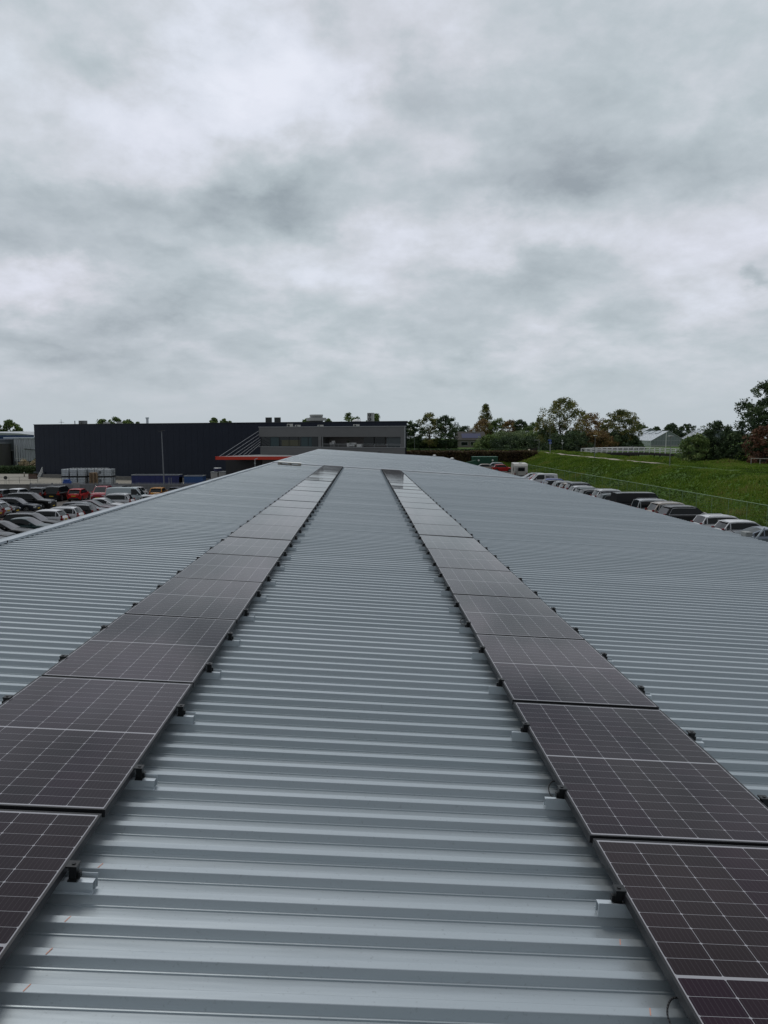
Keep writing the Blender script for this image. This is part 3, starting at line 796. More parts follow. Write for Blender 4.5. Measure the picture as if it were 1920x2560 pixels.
for i, (u_, vt, w_, k_, lab) in enumerate(((1395, 1085, 80, 'dark', 'dark hedge shrub behind the give-way sign'), (1440, 1078, 80, 'dark', 'dark shrub right of the give-way sign'), (1490, 1075, 80, 'brown', 'brownish shrub under the orange brown tree'), (1535, 1080, 70, 'dark', 'dark shrub behind the left end of the bridge rail'), (1575, 1088, 50, 'dark', 'dark shrub at the greenhouse corner'))):
    tree_at('shrub', u_, vt, 1120, 214 + i * 2, w_, 'shrub', LM[k_], lab, 'shrub', 'shrubs behind the bridge', seed=40 + i, trunk_h=.0, n_cl=110, leaf=.55)
for i, (u_, vt, w_, lab) in enumerate(((1602, 1062, 46, 'distant dark tree just right of the rounded tree by the greenhouse'), (1640, 1066, 22, 'tiny distant tree above the greenhouse roof'), (1676, 1058, 40, 'distant round tree above the greenhouse gable'), (1712, 1060, 46, 'distant tree right of the greenhouse gable'))):
    tree_at('broadleaf_tree', u_, vt, 1105, 420, w_, 'round', LM['dark'], lab, 'tree', 'distant trees beyond the greenhouse', seed=50 + i, trunk_h=.0, leaf=1.1, zb=0)
tree_at('bushy_tree', 1738, 1086, 1156, 117, 70, 'shrub', LM['green'], 'green bush at the right end of the white bridge', 'bush', 'bushes on the dike', seed=60, n_cl=110, n_leaf=40, trunk_h=.0, leaf=.36, cl_size=.7)
tree_at('bushy_tree', 1793, 1052, 1156, 118, 76, 'poplar', LM['dark'], 'pointed dark bush between the bridge and the large right tree', 'bush', 'bushes on the dike', seed=61, n_cl=130, n_leaf=40, trunk_h=.03, leaf=.36, cl_size=.7)
tree_at('bushy_tree', 1760, 1076, 1156, 119, 80, 'shrub', LM['dark'], 'dense dark bush behind the green bush by the bridge', 'bush', 'bushes on the dike', seed=62, n_cl=120, n_leaf=40, trunk_h=.0, leaf=.36, cl_size=.7)
tree_at('bushy_tree', 1835, 1080, 1158, 115, 76, 'shrub', LM['dark'], 'low dark bush at the foot of the large right tree', 'bush', 'bushes on the dike', seed=63, n_cl=130, n_leaf=40, trunk_h=.0, leaf=.36, cl_size=.7)
tree_at('broadleaf_tree', 1930, 950, 1160, 114, 128, 'round', LM['dark'], 'tallest dark tree at the right edge of the view', 'tree', None, seed=64, n_cl=360, n_leaf=74, trunk_h=.02, leaf=.38, cl_size=.95)
tree_at('broadleaf_tree', 1915, 1062, 1160, 108, 90, 'shrub', LM['rust'], 'rust brown small tree before the tallest dark tree', 'tree', None, seed=65, n_cl=110, n_leaf=44, trunk_h=.0, leaf=.36, cl_size=.7)
# behind the black hall and far left
for i, (u_, vt, w_, lab) in enumerate(((262, 1048, 40, 'leftmost treetop showing above the black hall roof'), (292, 1045, 40, 'second treetop from the left above the black hall'), (322, 1050, 34, 'third treetop from the left above the black hall'), (345, 1054, 22, 'fourth small treetop left of the chimney on the hall'),
                                      (536, 1045, 26, 'treetop above the hall left of the two dark roof boxes'), (562, 1047, 20, 'treetop nearest left of the two dark roof boxes'), (578, 1051, 14, 'lowest treetop left of the dark roof boxes'),
                                      (770, 1046, 40, 'treetop behind the left end of the large roof vent'), (822, 1048, 26, 'treetop at the right end of the large roof vent'), (876, 1032, 44, 'rounded treetop between roof vent and double fan unit'), (938, 1031, 34, 'treetop right behind the double fan unit'))):
    tree_at('broadleaf_tree', u_, vt, 1150, 215, w_ * 1.15, 'round', LM['green'], lab, 'tree', 'trees behind the black hall', seed=70 + i, n_cl=100, leaf=.55, zb=.7)
for i, (u_, vt, w_, lab) in enumerate(((-6, 1058, 30, 'tree cut by the left edge above the blue-edged roof'), (28, 1051, 36, 'tallest tree above the blue-edged roof at far left'), (53, 1068, 20, 'small tree right of the tallest one above the blue-edged roof'))):
    tree_at('broadleaf_tree', u_, vt, 1150, 290, w_ * 1.2, 'round', LM['green'], lab, 'tree', 'trees at far left', seed=90 + i, n_cl=100, leaf=.7, zb=.7)

# ------------------------------------------------------------------ black hall and office
M_DARK = mat('dark_blue_grey_cladding', (.0210, .0270, .0420), .55, .0, spec=.18, var=.06, vscale=.4)
M_GREY = mat('grey_facade_panels', (.155, .156, .154), .55, var=.05, vscale=.6)
M_GREY2 = mat('grey_render_wall', (.20, .185, .178), .7, var=.08)
M_GLASS = mat('dark_window_glass', (.012, .016, .018), .06, spec=.6)
M_WTRIM = mat('pale_metal_coping', (.36, .38, .38), .4, .2)
M_RED = mat('red_fascia', (.62, .045, .020), .45)
M_CONC = mat('concrete', (.17, .165, .155), .85, var=.18, vscale=1.5)
AH = math.atan2(-.487, 1)
hx, hy = -59.6, 138.0
LH = 73.1
hall = empty('warehouse_hall', (hx, hy, .7), AH); tag(hall, 'large windowless black-blue industrial hall with flat roof', 'hall')
HT = CAMZ + 2.21 - .7
SK = -.425
b = MB(); b.prism([(0, 0), (LH, 0), (LH + SK * 42, 42), (0, 42)], -1.5, HT - .12)
hb = b.obj('wall', M_DARK, hall)
b = MB()
for k in range(1, 60):   # cladding joints
    xx = k * LH / 60; b.box(xx, xx + .02, -.012, -.001, 0, HT - .14)
b.obj('cladding_seam', M_DARK, hall)
b = MB(); b.box(-.08, LH + .08, -.08, .25, HT - .118, HT - .04); b.box(-.08, .25, .252, 42, HT - .118, HT - .04); b.prism([(LH - .25, .252), (LH + .06, .252), (LH + .06 + SK * 41.7, 42), (LH - .25 + SK * 41.7, 42)], HT - .118, HT - .04)
b.obj('roof_coping', mat('dark_coping', (.05, .055, .06), .4, .3), hall)
b = MB(); b.prism([(.26, .26), (LH - .3, .26), (LH - .3 + SK * 41.6, 41.9), (.26, 41.9)], HT - .116, HT - .09); b.obj('roof', mat('bitumen_roof', (.12, .12, .12), .8), hall)
# loading plinth along the wall foot
b = MB(); b.box(3, 45, -1.2, -.01, 0, .55); b.obj('plinth', M_CONC, hall)
b = MB(); b.box(-.3, 2.4, -.35, -.01, -.2, .9); b.obj('meter_box', mat('blue_grey_box', (.035, .045, .06), .6), hall)

def hall_local(u, off=0):
    """x along the hall front where the line of sight u meets a line `off` metres behind it"""
    r = ray(u, 1150); t = (r.x / r.y)
    c, s = math.cos(AH), math.sin(AH)
    # point = h + x*(c,s) + off*(-s,c);  X = t*Y
    return (t * (hy + off * c) - (hx - off * s)) / (c - t * s)
def hall_pt(x, off, z):
    c, s = math.cos(AH), math.sin(AH); return Vector((hx + x * c - off * s, hy + x * s + off * c, z))
ZR = CAMZ + 2.21 - .09
M_UNIT = mat('unit_pale_metal', (.42, .43, .41), .5, .1); M_UNITD = mat('unit_dark_metal', (.025, .032, .030), .5)
def roof_unit(u0, u1, vtop, off, name, label, cat, m, dep=1.2, fans=0, legs=.0, group=None):
    x0, x1 = hall_local(u0, off), hall_local(u1, off); p = hall_pt((x0 + x1) / 2, off, ZR); d = p.y
    h = at((u0 + u1) / 2, vtop, d).z - ZR
    o = empty(name, p, AH); tag(o, label, cat, group)
    w = (x1 - x0) / 2
    b = MB(); b.box(-w, w, 0, dep, legs, h); b.obj('casing', m, o, bevel=.03)
    if legs:
        for sx in (-1, 1):
            b = MB(); b.box(sx * w * .8 - .05, sx * w * .8 + .05, .1, dep - .1, 0, legs - .001); b.obj('foot', M_UNITD, o)
    for k in range(fans):
        cz = legs + (h - legs) * (k + .5) / fans; r_ = min(w * .75, (h - legs) / fans * .42)
        b = MB(); b.tube((-.1 * w, -.001, cz), (-.1 * w, -.03, cz), r_, n=20); g_ = b.obj('fan', M_UNITD, o)
        b = MB(); b.tube((-.1 * w, -.031, cz), (-.1 * w, -.05, cz), r_ * .25, n=10)
        for a in range(8): b.tube((-.1 * w, -.04, cz), (-.1 * w + r_ * math.cos(a * math.pi / 4), -.04, cz + r_ * math.sin(a * math.pi / 4)), .012, n=4)
        b.obj('grille', M_UNIT, g_)
    return o
roof_unit(665, 679, 1043.5, 4, 'roof_box', 'left one of two dark cubic boxes on the black hall roof', 'roof vent', M_UNITD, .3, group='dark boxes on the hall roof')
roof_unit(687, 701, 1043.5, 4, 'roof_box', 'right one of two dark cubic boxes on the black hall roof', 'roof vent', M_UNITD, .3, group='dark boxes on the hall roof')
roof_unit(918, 932.5, 1032, 3, 'fan_unit', 'tall pale double fan unit on the black hall roof', 'air conditioner', M_UNIT, .5, fans=2, legs=.12)
roof_unit(200, 214, 1051.5, 5, 'fan_unit', 'square grey fan unit near the left end of the hall roof', 'air conditioner', mat('unit_grey', (.16, .17, .17), .5), .8, fans=1, legs=.1)
roof_unit(261, 271, 1055.5, 6, 'roof_box', 'low white box on the hall roof before the left treetops', 'roof vent', M_UNIT, .8)
roof_unit(294, 301, 1054.5, 6, 'roof_box', 'small white box on the hall roof left of the chimney', 'roof vent', M_UNIT, .8)
# big vent
x0, x1 = hall_local(768, 8), hall_local(816, 8); p = hall_pt((x0 + x1) / 2, 8, ZR); h = at(792, 1036.6, p.y).z - ZR; w = (x1 - x0) / 2
o = empty('roof_ventilator', p, AH); tag(o, 'large pale two-tier ventilator on feet on the hall roof', 'roof vent')
b = MB(); b.box(-w * .55, w * .5, -.6, .6, 0, h * .28); b.obj('base', M_UNITD, o)
b = MB(); b.prism([(w * math.cos(a), .9 * math.sin(a)) for a in np.linspace(0, 2 * math.pi, 17)[:-1]], h * .281, h * .62); b.obj('hood', M_UNIT, o)
b = MB(); b.prism([(w * .62 * math.cos(a), .7 * math.sin(a)) for a in np.linspace(0, 2 * math.pi, 17)[:-1]], h * .621, h * .80); b.obj('cap', mat('unit_mid', (.25, .26, .26), .5), o)
b = MB(); b.prism([(w * .66 * math.cos(a), .75 * math.sin(a)) for a in np.linspace(0, 2 * math.pi, 17)[:-1]], h * .801, h); b.obj('lid', M_UNIT, o)
# dome
p = hall_pt(hall_local(892, 6), 6, ZR); o = empty('roof_light', p, AH); tag(o, 'white dome roof light on the hall right of the rounded treetop', 'roof light')
b = MB(); ring = [(1.0, 0), (.95, .12), (.8, .26), (.5, .38), (0.05, .42)]
for (r0, z0), (r1, z1) in zip(ring[:-1], ring[1:]): b.tube((0, 0, z0 + .1), (0, 0, z1 + .1), r0 * .75, r1 * .75, n=16, caps=False)
b.obj('dome', mat('opal_dome', (.7, .7, .68), .3), o, smooth=True); b = MB(); b.box(-.8, .8, -.8, .8, 0, .1); b.obj('kerb', M_UNIT, o)
# chimney
p = hall_pt(hall_local(371.5, 5), 5, ZR); h = at(371, 1042, p.y).z - ZR; o = empty('flue_chimney', p, AH); tag(o, 'round steel chimney with cap on the hall roof', 'chimney')
b = MB(); b.tube((0, 0, 0), (0, 0, h * .72), .22, n=12); b.obj('pipe', M_ALU, o)
b = MB(); b.tube((0, 0, h * .721), (0, 0, h * .93), .30, n=12); b.tube((0, 0, h * .931), (0, 0, h), .3, .08, n=12); b.obj('cap', M_ALU, o)
# aerial & small pipe
p = hall_pt(hall_local(157, 4), 4, ZR); o = empty('aerial', p, AH); tag(o, 'spiky aerial with crossed arms near the left end of the hall roof', 'aerial')
b = MB(); b.tube((0, 0, 0), (0, 0, 1.0), .035)
b.obj('mast', M_UNIT, o); b = MB()
for a, l_ in ((20, .8), (150, .7), (60, .5), (115, .45)): b.tube((0, 0, .45), (l_ * math.cos(RAD(a)), 0, .25 + l_ * math.sin(RAD(a)) * .7), .03)
b.obj('arm', M_UNIT, o)
p = hall_pt(hall_local(191, 4), 4, ZR); o = empty('vent_pipe', p, AH); tag(o, 'thin dark pipe left of the square fan unit', 'pipe')
b = MB(); b.tube((0, 0, 0), (0, 0, .62), .07); b.obj('pipe', M_UNITD, o); b = MB(); b.tube((0, 0, .62), (0, 0, .72), .11, .05); b.obj('cap', M_UNITD, o)

# office block in front of the hall, parallel to it
OFF = -5.0
ox0 = hall_local(648.5, -4.5)
def O_pt(x, y): return hall_pt(x, y, 0)
oy = -4.6; oxl = hall_local(648.5, oy); oxr = hall_local(1012.8, oy)
p0 = hall_pt(oxl, oy, 0); LO = oxr - oxl
of = empty('office_building', (p0.x, p0.y, 0), AH); tag(of, 'grey two-storey office with window bands and roof terrace before the black hall', 'office')
zc0 = CAMZ
T1 = zc0 + 1.43; WB1 = zc0 - .06; WB0 = zc0 - 1.47
def ol(u): return hall_local(u, oy) - oxl
xa, xb_, xc_, xd_ = ol(796), ol(803.7), ol(1001.5), LO
b = MB()
b.prism([(0, 0), (LO, 0), (LO + SK * 4.5, 4.5), (0, 4.5)], WB1, T1 - .1)
b.prism([(.2, 0), (LO, 0), (LO + SK * 4.5, 4.5), (.2, 4.5)], -1, WB0)
b.box(xa, xb_, 0, 4.5, WB0, WB1)                         # pier
b.prism([(xc_, 0), (LO, 0), (LO + SK * 4.5, 4.5), (xc_ - 1.5, 4.5)], WB0, WB1)                         # right pier
b.obj('facade', M_GREY, of)
b = MB(); b.box(0.4, xa, 1.6, 4.4, WB0 + .001, WB1 - .001); b.obj('inner_wall', mat('dark_inner_wall', (.03, .034, .036), .6), of)
b = MB(); b.prism([(xb_ + .001, 2.2), (xc_ - .74, 2.2), (xc_ - 1.47, 4.4), (xb_ + .001, 4.4)], WB0 + .001, WB1 - .001); b.obj('terrace_wall', M_GREY2, of)
b = MB(); b.box(-.06, LO + .06, -.06, .2, T1 - .099, T1 - .02); b.box(-.06, LO + .02, -.05, -.002, WB0 - .07, WB0 + .0); b.box(LO - .1, LO + .03, -.045, -.002, WB0, T1 - .1); b.box(-.06, .2, .201, 4.5, T1 - .099, T1 - .02)
b.obj('coping', M_WTRIM, of)
# long window band with blinds
w = empty('window', (0, 0, 0)); w.parent = of
b = MB(); b.box(.25, xa - .05, .10, .14, WB0 + .05, WB1 - .03); b.obj('pane', M_GLASS, w)
b = MB()
for k in range(7):
    xx = .25 + (xa - .35) * k / 6; b.box(xx, xx + .06, .05, .099, WB0 + .05, WB1 - .03)
b.box(.25, xa - .05, .05, .098, WB0 + .001, WB0 + .049)
b.obj('frame', mat('dark_window_frame', (.02, .02, .022), .5), w)
b = MB(); b.box(ol(704), ol(749), .085, .095, WB0 + .1, WB0 + .95); b.obj('blind', mat('olive_blind', (.10, .10, .065), .8), w)
b = MB(); b.box(ol(675), ol(697), .087, .096, WB0 + .06, WB1 - .05); b.obj('blind', mat('teal_screen', (.04, .07, .075), .6), w)
b = MB(); b.box(ol(753), ol(779), .086, .096, WB0 + .06, WB1 - .05); b.obj('blind', mat('teal_screen', (.04, .07, .075), .6), w)
# terrace windows
w = empty('window', (0, 0, 0)); w.parent = of
b = MB(); b.box(hall_local(910, oy + 2.2) - oxl, hall_local(963, oy + 2.2) - oxl, 2.12, 2.19, WB0 + .25, WB1 - .04); b.obj('pane', M_GLASS, w)
b = MB(); xm = hall_local(936, oy + 2.2) - oxl; b.box(xm - .05, xm + .05, 2.06, 2.119, WB0 + .25, WB1 - .04); b.obj('frame', mat('dark_window_frame', (.02, .02, .022), .5), w)
b = MB(); b.box(ol(964), ol(1000), .3, .33, WB0 + .05, WB1 - .05); b.obj('glass_screen', mat('smoked_screen', (.07, .085, .09), .15), of)
b = MB()
for z_ in (WB0 + .42, WB0 + .27): b.tube((ol(806), .12, z_), (ol(884), .12, z_), .022); b.tube((ol(901), .12, z_), (ol(1000), .12, z_), .022)
for u_ in (806, 845, 884, 901, 935, 968, 1000): b.tube((ol(u_), .12, WB0), (ol(u_), .12, WB0 + .43), .022)
b.obj('railing', M_WTRIM, of)
b = MB(); b.box(ol(944), ol(954), -.03, -.001, WB0 - .75, WB0 - .62); b.obj('wall_vent', M_UNITD, of)
b = MB(); b.box(ol(806) + .01, ol(806) + .08, .01, .07, WB0 + .001, WB1 - .002); b.obj('downpipe', M_WTRIM, of)
# terrace items
M_WHITE = mat('white_plastic', (.75, .75, .73), .4)
def oobj(name, u, label, cat, y=.9, z=WB0):
    q = hall_pt(hall_local(u, oy + y), oy + y, z + .002); o = empty(name, q, AH); tag(o, label, cat); return o
o = oobj('garden_chair', 832, 'white rounded terrace chair, leftmost on the office terrace', 'chair')
b = MB(); b.box(-.28, .28, -.26, .26, .36, .42); b.obj('seat', M_WHITE, o)
b = MB(); b.box(-.28, .28, .2, .26, .421, .85); b.box(-.34, -.281, -.26, .26, .36, .62); b.box(.281, .34, -.26, .26, .36, .62); b.obj('backrest', M_WHITE, o, bevel=.02)
for sx in (-1, 1):
    for sy in (-1, 1):
        b = MB(); b.tube((sx * .22, sy * .2, 0), (sx * .2, sy * .18, .358), .025); b.obj('leg', M_WHITE, o)
o = oobj('planter', 871, 'white planter with a spiky plant on the office terrace', 'planter')
b = MB(); b.tube((0, 0, 0), (0, 0, .55), .2, .25, n=4); b.obj('pot', M_WHITE, o)
b = MB()
for k in range(26):
    a = rng.uniform(0, 6.28); e_ = rng.uniform(.3, 1.4); l_ = rng.uniform(.5, .85); dx_, dy_ = math.cos(a) * math.cos(e_) * l_, math.sin(a) * math.cos(e_) * l_
    b.quad((-.03, 0, .55), (.03, 0, .55), (dx_, dy_, .55 + math.sin(e_) * l_))
b.obj('leaves', mat('spiky_leaf', (.03, .05, .02), .6), o)
o = oobj('lounge_seat', 880, 'low white lounge seat right of the spiky plant', 'seat')
b = MB(); b.box(-.55, .55, -.35, .35, .08, .32); b.obj('seat', M_WHITE, o, bevel=.03)
b = MB(); b.box(-.55, .55, .25, .35, .322, .6); b.obj('backrest', M_WHITE, o, bevel=.02)
o = oobj('storage_box', 900, 'white box at the gap of the terrace railing', 'box')
b = MB(); b.box(-.4, .4, -.25, .25, 0, .36); b.obj('body', M_WHITE, o, bevel=.02); b = MB(); b.box(-.42, .42, -.27, .27, .362, .41); b.obj('lid', M_WHITE, o)
for u_, lab in ((968, 'left white stool under the glass screen'), (978, 'middle white stool under the glass screen'), (989, 'right white stool under the glass screen')):
    o = oobj('stool', u_, lab, 'stool', y=1.2)
    b = MB(); b.tube((0, 0, .3), (0, 0, .36), .2, n=12); b.obj('seat', M_WHITE, o); b = MB(); b.tube((0, 0, 0), (0, 0, .299), .05, .04); b.obj('leg', M_WHITE, o)
# units on office roof
for u0, u1, vt, lab in ((719, 733, 1060, 'leftmost small fan unit on the office roof edge'), (739, 752, 1062.5, 'second small fan unit on the office roof edge'), (795, 809, 1062.5, 'third small fan unit on the office roof edge'), (884, 898.5, 1061, 'rightmost small fan unit on the office roof edge')):
    q = hall_pt(hall_local((u0 + u1) / 2, oy + 1), oy + 1, T1 - .1); o = empty('fan_unit', q, AH); tag(o, lab, 'air conditioner', 'fan units on the office roof')
    w_ = (u1 - u0) / 2 * q.y / F; h = at(u0, vt, q.y).z - q.z
    b = MB(); b.box(-w_, w_, -.18, .18, .04, h); b.obj('casing', mat('unit_ivory', (.50, .50, .46), .5), o, bevel=.02)
    b = MB(); b.tube((-w_ * .25, -.181, h * .5), (-w_ * .25, -.2, h * .5), min(w_ * .6, h * .4), n=16); b.obj('fan', M_UNITD, o)
# canopy
cz1 = Z(1141, 100); cz0 = Z(1149, 100)
xt = X(539.5, 100); xr2 = X(760, 100)
cn = empty('entrance_canopy', (0, 0, 0)); tag(cn, 'flat canopy with red fascia hung on slanting cables at the office', 'canopy')
poly = [(xt, 100), (xr2, 100), (xr2, 112), (-15.0, 112.5), (-17.5, 106)]
b = MB(); b.prism(poly, cz0 + .03, cz1 - .02); b.obj('slab', mat('canopy_slab', (.20, .20, .20), .6), cn)
b = MB(); b.box(xt, xr2, 99.85, 99.99, cz0, cz1); 
dv = Vector((-17.5 - xt, 106 - 100, 0)).normalized(); nv = Vector((-dv.y, dv.x, 0)) * .07
A = Vector((xt, 99.9, 0)); B = Vector((-17.6, 106, 0))
b.quad((A.x - .05, A.y, cz0), (A.x - .05, A.y, cz1), (B.x - .05, B.y, cz1), (B.x - .05, B.y, cz0))
b.obj('fascia', M_RED, cn)
for (ua, va, ub, vb) in ((547.6, 1138.5, 646.5, 1077.7), (565, 1136, 648, 1086), (581.5, 1135.2, 648, 1094.2), (595.7, 1133.5, 651, 1098.8), (608, 1131, 651, 1105), (619.5, 1130, 651, 1110)):
    da = 100.4 + (ua - 547) / 72 * 9
    b = MB(); pa = at(ua, va, da); pa.z = cz1 - .03; pb = at(ub, vb, 111.5)
    b.tube(pa, pb, .032, n=6); b.obj('stay_cable', mat('stay_grey', (.24, .25, .27), .4, .2), cn)
# dark lower volume under the canopy
ub_ = empty('annex', (0, 0, 0)); tag(ub_, 'black ground-floor annex beneath the red-edged canopy', 'building')
b = MB(); x0 = X(564, 106); b.prism([(x0, 106), (X(651, 101), 102.5), (X(651, 101) + 2, 112), (x0 + 3, 113)], 0, cz0 - .02); b.obj('wall', mat('black_wall', (.009, .009, .011), .6), ub_)
b = MB(); b.prism([(X(651, 101) + .05, 102.45), (xr2, 100.6), (xr2, 111), (X(651, 101) + 2.1, 111)], 0, cz0 - .03); b.obj('side_wall', mat('mid_grey_wall', (.16, .155, .15), .7), ub_)
# CCTV/lamp pole under canopy
p = at(637.6, 1165, 98.6); o = empty('camera_pole', (p.x, 98.6, 0)); tag(o, 'white pole with a short bent arm under the red canopy', 'pole')
zt = Z(1148, 98.6)
b = MB(); b.tube((0, 0, 0), (0, 0, zt), .05); b.obj('post', M_WTRIM, o); b = MB(); b.tube((0, 0, zt), (.35, 0, zt + .12), .04); b.obj('arm', M_WTRIM, o)
b = MB(); b.box(-.1, .1, -.1, .1, zt - .6, zt - .45); b.obj('lamp', M_WTRIM, o)

# ------------------------------------------------------------------ far-left buildings
def wallblock(name, u0, u1, vt, d, dep, mt, label, zb=.7, cat='building', part='wall'):
    x0, x1 = X(u0, d), X(u1, d); o = empty(name, ((x0 + x1) / 2, d, zb)); tag(o, label, cat)
    h = Z(vt, d) - zb; w = (x1 - x0) / 2
    b = MB(); b.box(-w, w, 0, dep, -.5, h); b.obj(part, mt, o)
    return o, w, h
def corr_mat(name, col, sc):
    M = mat(name, col, .45, .2); nt = M.node_tree; b = nt.nodes['Principled BSDF']
    tc = N(nt, 'ShaderNodeTexCoord'); x, y, z = sep(nt, tc.outputs['Object'])
    s_ = mth(nt, 'SINE', mth(nt, 'MULTIPLY', x, sc)); bp = N(nt, 'ShaderNodeBump'); bp.inputs['Distance'].default_value = .15; bp.inputs['Strength'].default_value = 1
    nt.links.new(s_, bp.inputs['Height']); nt.links.new(bp.outputs[0], b.inputs['Normal']); return M
o, w, h = wallblock('white_hall', 36.5, 118, 1096, 176, 25, corr_mat('white_corrugated', (.58, .60, .66), 11), 'pale corrugated hall left of the black hall')
b = MB(); b.box(-w - 2.2, w, -.25, 25, h + .001, h + .28); b.obj('roof', mat('bright_roof_edge', (.62, .68, .76), .4, .2), o)
b = MB(); b.box(-w, w, -.04, -.001, -.5, 1.6); b.obj('plinth', mat('plinth_dark', (.12, .12, .12), .7), o)
b = MB(); b.tube((w - 5, -.1, 4.4), (w - .5, -.2, 4.0), .08); b.obj('pipe', M_UNITD, o)
o, w, h = wallblock('grey_hall', -60, 36.3, 1098, 176.5, 20, mat('slate_wall', (.085, .10, .115), .6, var=.06), 'slate grey hall wall with a dark dock door at far left')
x0, x1 = X(11, 176.5) - o.location.x, X(33, 176.5) - o.location.x
b = MB(); b.box(x0, x1, -.08, -.001, .8, h - 2.7); b.obj('door', mat('dock_door', (.012, .011, .013), .5), o)
b = MB(); b.box(x0 - .4, x1 + .4, -.12, -.082, h - 2.7, h - 2.4); b.obj('lintel', mat('lintel', (.16, .16, .17), .6), o)
o, w, h = wallblock('brown_shed', -60, 7.5, 1109, 172, 4, mat('brown_shed_wall', (.05, .048, .045), .7), 'dark low shed against the slate grey hall, cut by the left edge')
b = MB(); b.box(-w, w + .1, -.1, 4, h + .001, h + .15); b.obj('roof', mat('shed_roof', (.12, .14, .15), .6), o)
o, w, h = wallblock('blue_hall', -80, 88, 1093, 232, 40, mat('blue_wall', (.03, .07, .2), .5), 'far hall with a blue roof edge behind the pale corrugated hall')
b = MB(); b.box(-w, w, -.3, -.001, h, h + .62); b.obj('fascia', mat('blue_fascia', (.022, .06, .17), .45), o)
b = MB(); hh = h + .62
b.quad((-w, -.35, hh + .95), (w * .55, -.35, hh + .55), (w + .6, -.35, hh + .03), (-w, -.35, hh + .03)); b.quad((-w, -.35, hh + .95), (-w, 38, hh + 1.4), (w * .55, 38, hh + 1.0), (w * .55, -.35, hh + .55)); b.quad((w * .55, -.35, hh + .55), (w * .55, 38, hh + 1), (w + .6, 38, hh + .03), (w + .6, -.35, hh + .03))
b.quad((-w, -.3, hh + .02), (w, -.3, hh + .02), (w, 38, hh + .02), (-w, 38, hh + .02))
b.obj('roof', mat('far_roof', (.34, .37, .38), .5), o)
def hedge(name, x0, x1, y0, y1, z0, z1, mt, label, n, leaf=.3, top=None, rot=0, seed=1):
    o = empty(name, ((x0 + x1) / 2, (y0 + y1) / 2, z0), rot); tag(o, label, 'hedge')
    w, dp, h = (x1 - x0) / 2, (y1 - y0) / 2, z1 - z0
    b = MB(); b.box(-w + .15, w - .15, -dp + .15, dp - .15, 0, h - .12); b.obj('branches', mat('hedge_core', (.010, .010, .007), .95), o)
    r = np.random.RandomState(seed)
    # points on faces
    k = r.uniform(0, 1, n); p = np.zeros((n, 3))
    p[:, 0] = r.uniform(-w, w, n); p[:, 1] = np.where(k < .55, -dp, np.where(k < .85, r.uniform(-dp, dp, n), dp)); p[:, 2] = np.where((k >= .55) & (k < .85), h, r.uniform(0, h, n))
    p += r.normal(0, .09, (n, 3)); p[:, 2] += .12 * vnoise(p[:, 0] * 1.0, p[:, 0] * 0, 1.1, seed) * (p[:, 2] > h * .8)
    ax = r.normal(0, 1, (n, 3)); ax /= np.linalg.norm(ax, axis=1)[:, None]; bx = np.cross(ax, r.normal(0, 1, (n, 3))); bx /= np.linalg.norm(bx, axis=1)[:, None]
    s = leaf * r.uniform(.5, 1.2, (n, 1)); V = np.stack([p - ax * s * .5, p + bx * s * .35, p + ax * s * .5, p - bx * s * .35], 1).reshape(-1, 3)
    leafmesh('foliage', V, np.arange(len(V)).reshape(-1, 4), (.5 + .35 * vnoise(p[:, 0], p[:, 1], .8, 3) + r.normal(0, .15, n)).clip(0, 1), mt, o)
    return o
xh0, xh1 = X(-40, 150), X(104, 150)
hedge('hedge', xh0, xh1, 149, 152, .7, .7 + 1.3, LM['dark'], 'clipped dark hedge in front of the far-left halls', 5000, .35)
for u_, lab in ((60, 'left clump of cream pampas grass above the hedge'), (90, 'right clump of cream pampas grass by the black hall corner')):
    p = at(u_, 1165, 151); r = np.random.RandomState(int(u_)); o = empty('pampas_grass', (p.x, 151, .7)); tag(o, lab, 'pampas grass', 'pampas grass clumps')
    V = []; T = []; V2 = []
    for k in range(34):
        a = r.uniform(0, 6.28); s_ = r.uniform(0, 1.0) ** .6; ex, ey = math.cos(a) * s_ * 1.05, math.sin(a) * s_ * .8; ez = 2.65 - .8 * s_ ** 2 + r.normal(0, .12)
        for q in range(6):
            t = q / 6; c_ = np.array([ex * (1 - .25 * t), ey * (1 - .25 * t), ez - t * .55]); d_ = r.normal(0, .14, (4, 3)); V.append(c_ + d_); T.append(r.uniform(0, 1))
        V2.append(np.array([[ex * .2 - .02, ey * .2, 0], [ex * .2 + .02, ey * .2, 0], [ex, ey, ez], [ex, ey, ez]]))
        for q in range(5):
            a2 = r.uniform(0, 6.28); V2.append(np.array([[0, 0, 0], [.08, 0, 0], [math.cos(a2) * 1.1, math.sin(a2) * .9, r.uniform(.8, 1.7)], [math.cos(a2) * 1.05, math.sin(a2) * .9, r.uniform(.8, 1.7)]]))
    leafmesh('plumes', np.array(V).reshape(-1, 3), np.arange(len(V) * 4).reshape(-1, 4), T, LM['pampas'], o)
    leafmesh('blades', np.array(V2).reshape(-1, 3), np.arange(len(V2) * 4).reshape(-1, 4), r.uniform(.2, .8, len(V2)), LM['green'], o)
tree_at('shrub', 93, 1147, 1170, 155, 30, 'shrub', LM['dark'], 'dark shrub behind the right pampas clump', 'shrub', None, seed=97, trunk_h=0, zb=.7)
